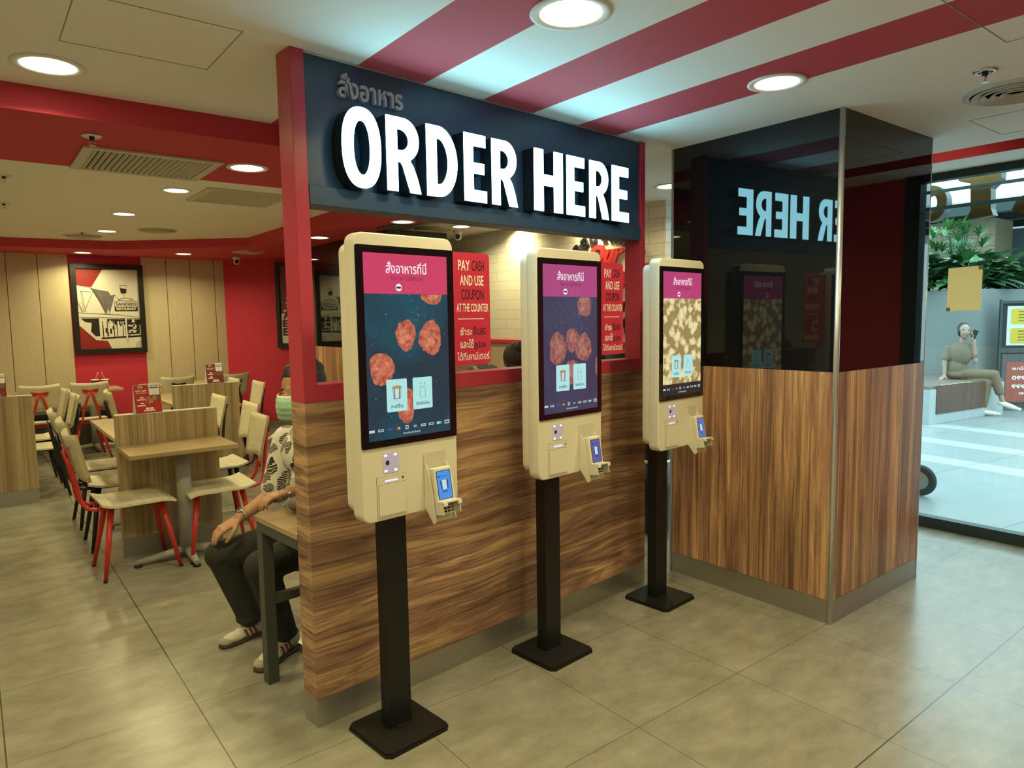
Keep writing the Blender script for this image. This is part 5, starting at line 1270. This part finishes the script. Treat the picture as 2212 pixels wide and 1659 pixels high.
def shoe(heel, toe):
    heel, toe = Vector(heel), Vector(toe); d = toe - heel; L = d.length; ang = math.atan2(d.y, d.x)
    T = Matrix.Translation(heel) @ Matrix.Rotation(ang, 4, 'Z') @ Matrix.Scale(L / .28, 4)
    sh = [(0, .0, .034), (.05, 0, .036), (.12, 0, .034), (.18, 0, .042), (.235, 0, .042), (.272, 0, .026)]
    g = G(); g.X = T; outl = [(x, r_) for x, _, r_ in sh] + [(.280, 0)] + [(x, -r_) for x, _, r_ in reversed(sh)] + [(-.008, -.02), (-.012, 0), (-.008, .02)]
    g.prism(outl, 0, .017, M_sole, 'Z', smooth=True); so = g.obj('shoe_sole', man)
    g = G(); g.X = T; g.ell((.045, 0, .052), (.052, .034, .045), M_shoe); g.ell((.12, 0, .045), (.08, .035, .042), M_shoe); g.ell((.19, 0, .034), (.075, .040, .028), M_shoe); g.ell((.03, 0, .085), (.036, .032, .02), M_shoe)
    sho = remeshed(g, 'shoe', man, .004, 3, M_shoe)
    g = G(); g.X = T; g.ell((.238, 0, .028), (.042, .041, .022), M_toe); g.obj('toe_cap', sho)
    for sg in (-1, 1):
        for i in range(3):
            g = G(); g.X = T; x_ = .075 + i * .026; y_ = sg * .0362
            g.prism([(x_, .024), (x_ + .011, .024), (x_ + .028, .066), (x_ + .017, .066)], min(y_, y_ - sg * .012), max(y_, y_ - sg * .012), mat('red_brown_stripe', (.22, .03, .02), .5), 'Y'); g.obj('side_stripe', sho)
    g = G(); g.X = T
    for i in range(5): g.tube([(.115 + i * .015, -.018, .082 - i * .006), (.122 + i * .015, 0, .088 - i * .006), (.115 + i * .015, .018, .082 - i * .006)], .003, M_wtxt, 6)
    g.obj('laces', sho)
shoe(w_(1.065, 3.345, 0), w_(.825, 3.292, 0)); shoe(w_(1.12, 3.095, 0), w_(.885, 2.952, 0))
g = G(); wd = (rw - re).normalized(); c = rw - wd * .022; a_ = wd.cross(Vector((0, 0, 1))).normalized(); b_ = a_.cross(wd)
for i in range(22):
    t_ = 2 * PI * i / 22; g.ell(c + a_ * .031 * math.cos(t_) + b_ * .030 * math.sin(t_), (.0065, .0065, .0085), M_steel, 8, 6)
wt = g.obj('wristwatch', man)
g = G(); g.X = Matrix.Translation(c + b_ * .030) @ Matrix((a_, wd, b_)).transposed().to_4x4(); g.cyl((0, 0, -.003), .017, .009, M_alu, seg=24); g.cyl((0, 0, .0062), .014, .0006, M_dark, seg=24); g.obj('watch_face', wt)
# clear plastic bag on the side table
M_bag = glass_mat('clear_plastic', (.94, .95, .92)); t = thing('plastic_bag', 'crumpled clear plastic bag on the side table by the man', 'bag', (1.045, 2.80, .713))
g = G(); rnd = random.Random(3); r_ = bmesh.ops.create_icosphere(g.bm, subdivisions=4, radius=.07, matrix=Matrix.Translation((0, 0, .068)) @ Matrix.Diagonal((1.0, .9, 1.0, 1))); g.mi(M_bag)
from mathutils import noise as mn
for v in g.bm.verts:
    k = 1 + .35 * abs(mn.noise(v.co * 28)) + .2 * mn.noise(v.co * 60); v.co = Vector((v.co.x * k, v.co.y * k, max(0.001, .068 + (v.co.z - .068) * k)))
g.obj('film', t)
g = G(); g.ell((0, 0, .035), (.045, .04, .033), mat('grey_bun', (.16, .15, .13), .6)); g.obj('contents', t)
# ---- diners behind the partition
t = thing('person', 'diner with black hair in a bun, back to us, behind the partition', 'person', (2.72, 3.44, 0))
g = G(); W2, Q2 = head(g, (0, 0, 1.235), (.45, .85, -.05), .225, M_skin2); cap(g, (0, 0, 1.15), (-.01, -.02, 1.03), .045, .055, M_skin2); g.ell((0, 0, .86), (.17, .11, .20), M_skin2); g.ell((0, 0, .60), (.15, .12, .2), M_skin2)
for sg in (-1, 1):
    cap(g, (sg * .17, -.03 * sg, .94), (sg * .20 + .05, .10, .72), .045, .036, M_skin2); cap(g, (sg * .20 + .05, .10, .72), (sg * .08 + .13, .28, .74), .035, .026, M_skin2); hand(g, (sg * .08 + .13, .28, .74), (.2, .9, 0), (0, 0, 1), (-sg, 0, 0), M_skin2, .17, .4)
    cap(g, (sg * .09, .02, .48), (sg * .11 + .12, .36, .47), .07, .05, M_skin2); cap(g, (sg * .11 + .12, .36, .47), (sg * .11 + .12, .38, .06), .046, .035, M_skin2); g.ell((sg * .11 + .12, .42, .04), (.04, .11, .035), M_skin2)
remeshed(g, 'body', t, .009, 3, M_skin2)
g = G(); s = .225; g.ell(W2(0, -.10, .13), (.385 * s, .46 * s, .43 * s), M_hair, 24, 16, Q2); g.ell(W2(0, -.22, -.10), (.33 * s, .30 * s, .30 * s), M_hair, 20, 12, Q2); g.ell(W2(.10, -.42, .40), (.20 * s, .20 * s, .18 * s), M_hair, 16, 12, Q2); g.ell(W2(.22, -.40, -.02), (.12 * s,) * 3, M_hair)
remeshed(g, 'hair', t, .007, 2, M_hair)
M_top = mat('peach_top', (.66, .50, .38), .8); g = G(); g.ell((0, -.01, .86), (.185, .125, .205), M_top); g.ell((0, 0, .60), (.165, .135, .2), M_top); cap(g, (-.12, 0, 1.0), (.12, 0, 1.0), .055, .055, M_top)
for sg in (-1, 1): cap(g, (sg * .17, -.03 * sg, .94), (sg * .19 + .03, .05, .82), .058, .052, M_top)
remeshed(g, 'top', t, .009, 4, M_top)
g = G(); g.ell((0, .02, .47), (.17, .15, .10), M_tr)
for sg in (-1, 1): cap(g, (sg * .09, .02, .48), (sg * .11 + .12, .36, .47), .085, .065, M_tr); cap(g, (sg * .11 + .12, .36, .47), (sg * .11 + .12, .38, .08), .06, .05, M_tr)
remeshed(g, 'trousers', t, .009, 4, M_tr)
tb = thing('dining_stool', 'plain stool under the diner with the bun, hidden behind the partition', 'stool', (2.72, 3.42, 0)); g = G(); g.cyl((0, 0, .34), .16, .04, M_grey, seg=24); g.cyl((0, 0, 0), .03, .34, M_grey, seg=16); g.cyl((0, 0, 0), .16, .015, M_grey, seg=24); g.obj('seat_and_post', tb)
t = thing('patterned_bag', 'black and white patterned cloth bag lying low behind the rail, under the red notice', 'bag', (2.40, 3.36, 0))
M_pat = shirt_mat('black_white_cloth', (.45, .43, .38), (.015, .012, .012), 16, .55); g = G()
g.ell((0, 0, 1.16), (.15, .06, .085), M_pat); g.ell((.03, .0, 1.04), (.15, .07, .1), M_pat); remeshed(g, 'cloth', t, .008, 3, M_pat)
g = G(); g.box(-.16, -.07, 0, .16, .07, .98, M_oakV); g.obj('stand', t)
# ---- woman outside on the bench
wm = thing('person', 'woman in beige outfit and white clogs sitting outside holding a phone to her ear', 'person', (11.55, 3.98, 0))
O2 = Vector((11.55, 3.98, 0)); v_ = lambda x, y, z: Vector((x, y, z)) - O2
g = G(); hc = v_(11.50, 3.97, 1.225); fw2 = Vector((-.80, -.60, -.05)); W3, Q3 = head(g, hc, fw2, .225, M_skin2)
cap(g, v_(11.52, 3.98, 1.13), v_(11.53, 4.0, 1.02), .042, .050, M_skin2); g.ell(v_(11.53, 4.02, .87), (.085, .125, .17), M_skin2); g.ell(v_(11.53, 4.06, .68), (.080, .105, .15), M_skin2)
lS, lE, lH = v_(11.50, 4.17, .97), v_(11.44, 4.19, .76), v_(11.40, 4.17, .565); rS, rE, rH = v_(11.55, 3.86, .97), v_(11.55, 3.83, .79), v_(11.50, 3.84, 1.08)
for a, b, c in ((lS, lE, lH), (rS, rE, rH)): cap(g, a, b, .042, .034, M_skin2); cap(g, b, c, .033, .024, M_skin2)
hand(g, lH, (-.9, .1, -.3), (-.2, 0, 1), (0, -1, 0), M_skin2, .16, .25); hand(g, rH, (-.05, -.05, 1), (.2, -1, 0), (-.6, .3, 0), M_skin2, .16, .5)
k1, k2 = v_(11.60, 3.60, .60), v_(11.58, 3.68, .48); a1, a2 = v_(11.68, 3.50, .20), v_(11.57, 3.72, .07)
for hp, kp, ap in ((v_(11.52, 3.98, .58), k1, a1), (v_(11.55, 4.10, .57), k2, a2)): cap(g, hp, kp, .07, .05, M_skin2); cap(g, kp, ap, .045, .032, M_skin2)
remeshed(g, 'body', wm, .007, 3, M_skin2); eyes(W3, Q3, .225, wm)
g = G(); s = .225; g.ell(W3(0, -.13, .15), (.368 * s, .43 * s, .395 * s), M_hair, 24, 16, Q3); g.ell(W3(-.30, .02, -.06), (.08 * s, .13 * s, .22 * s), M_hair, 16, 10, Q3); g.ell(W3(.30, .02, -.06), (.08 * s, .13 * s, .22 * s), M_hair, 16, 10, Q3); g.ell(W3(0, -.30, -.12), (.30 * s, .22 * s, .30 * s), M_hair, 16, 10, Q3); g.ell(W3(0, -.42, .36), (.17 * s,) * 3, M_hair); remeshed(g, 'hair', wm, .007, 2, M_hair)
M_beige = mat('beige_cotton', (.155, .125, .085), .85, var=.1); M_khaki = mat('khaki_cotton', (.16, .115, .065), .85, var=.1)
g = G(); g.ell(v_(11.53, 4.02, .89), (.115, .158, .19), M_beige); g.ell(v_(11.53, 4.06, .68), (.108, .132, .17), M_beige); cap(g, lS, lS.lerp(lE, .72), .050, .052, M_beige); cap(g, rS, rS.lerp(rE, .6), .050, .050, M_beige); cap(g, v_(11.53, 4.09, 1.0), v_(11.54, 3.92, 1.0), .05, .05, M_beige); remeshed(g, 'shirt', wm, .008, 4, M_beige)
g = G(); g.ell(v_(11.54, 4.06, .585), (.135, .155, .08), M_khaki)
for hp, kp, ap in ((v_(11.52, 3.98, .60), k1, k1.lerp(a1, .62)), (v_(11.55, 4.10, .58), k2, k2.lerp(a2, .78))): cap(g, hp, kp, .082, .068, M_khaki); cap(g, kp, ap, .066, .060, M_khaki)
remeshed(g, 'trousers', wm, .008, 3, M_khaki)
for p, d in ((a1, Vector((.15, -.95, -.25))), (a2, Vector((.25, -.93, 0)))):
    d.normalize(); g = G(); cl = mat('white_clog', (.62, .62, .52), .5); g.tube([p + Vector((0, 0, -.02)) - d * .06, p + Vector((0, 0, -.02)), p + d * .10 - Vector((0, 0, .028)), p + d * .20 - Vector((0, 0, .035))], [.035, .048, .046, .026], cl, 12, squash=.8); g.ell(p + d * .20 - Vector((0, 0, .035)), (.03, .03, .022), cl); g.obj('clog', wm)
g = G(); g.X = Matrix.Translation(rH + Vector((-.02, -.01, .10))) @ Matrix.Rotation(R(20), 4, 'X'); g.box(-.006, -.034, -.065, .004, .034, .065, M_dark, .003); g.obj('phone', wm)

# ---- lettering on the tiled wall
t = thing('wall_lettering', 'red script lettering with black arched text on the tiled wall behind the sign', 'lettering', (4.495, 4.2, 0))
def wtext(s_, y0, y1, z0, z1, m, bold=.03, depth=.012, rot=0, nm='word', shear=0.0):
    """text on the wall x = const; reads left to right towards smaller y"""
    g = G(); g.X = Matrix.Translation((0, (y0 + y1) / 2 - 4.2, (z0 + z1) / 2)) @ Matrix.Rotation(R(-90), 4, 'Z') @ Matrix.Rotation(R(rot), 4, 'Y')
    w2, h2 = abs(y0 - y1) / 2, (z1 - z0) / 2; g.text(s_, -w2, w2, -h2, h2, 0, m, bold=bold, depth=depth, shear=shear); return g.obj(nm, t)
wtext('Our', 4.60, 4.16, 1.97, 2.15, M_rtxt, .05, shear=.4); wtext('Colonel', 4.80, 3.90, 1.76, 1.95, M_rtxt, .05, shear=.4); wtext('Sanders', 4.9, 4.0, 1.55, 1.68, M_btxt); wtext('RECIPE', 4.95, 4.0, 1.36, 1.50, M_btxt, .06)
for i, ch in enumerate('สูตรลับไก่ทอด'.replace('ู', '').replace('ั', '').replace('่', '')):
    a = R(152 - i * 12.5); yy, zz = 4.42 - .56 * math.cos(a), 1.72 + .50 * math.sin(a); wtext(ch, yy + .045, yy - .045, zz - .05, zz + .05, M_btxt, .06, .012, 90 - math.degrees(a), 'letter')
t = thing('dark_cabinet', 'dark object standing on the ledge behind the rail, left of the right red post', 'machine', (4.28, 4.30, 0))
g = G(); g.box(-.16, -.32, 0, .16, .26, .90, M_oakV, .004); g.obj('cabinet', t)
g = G(); g.box(-.14, -.24, .90, .14, .16, 1.20, M_blk2, .015); g.obj('machine_body', t)
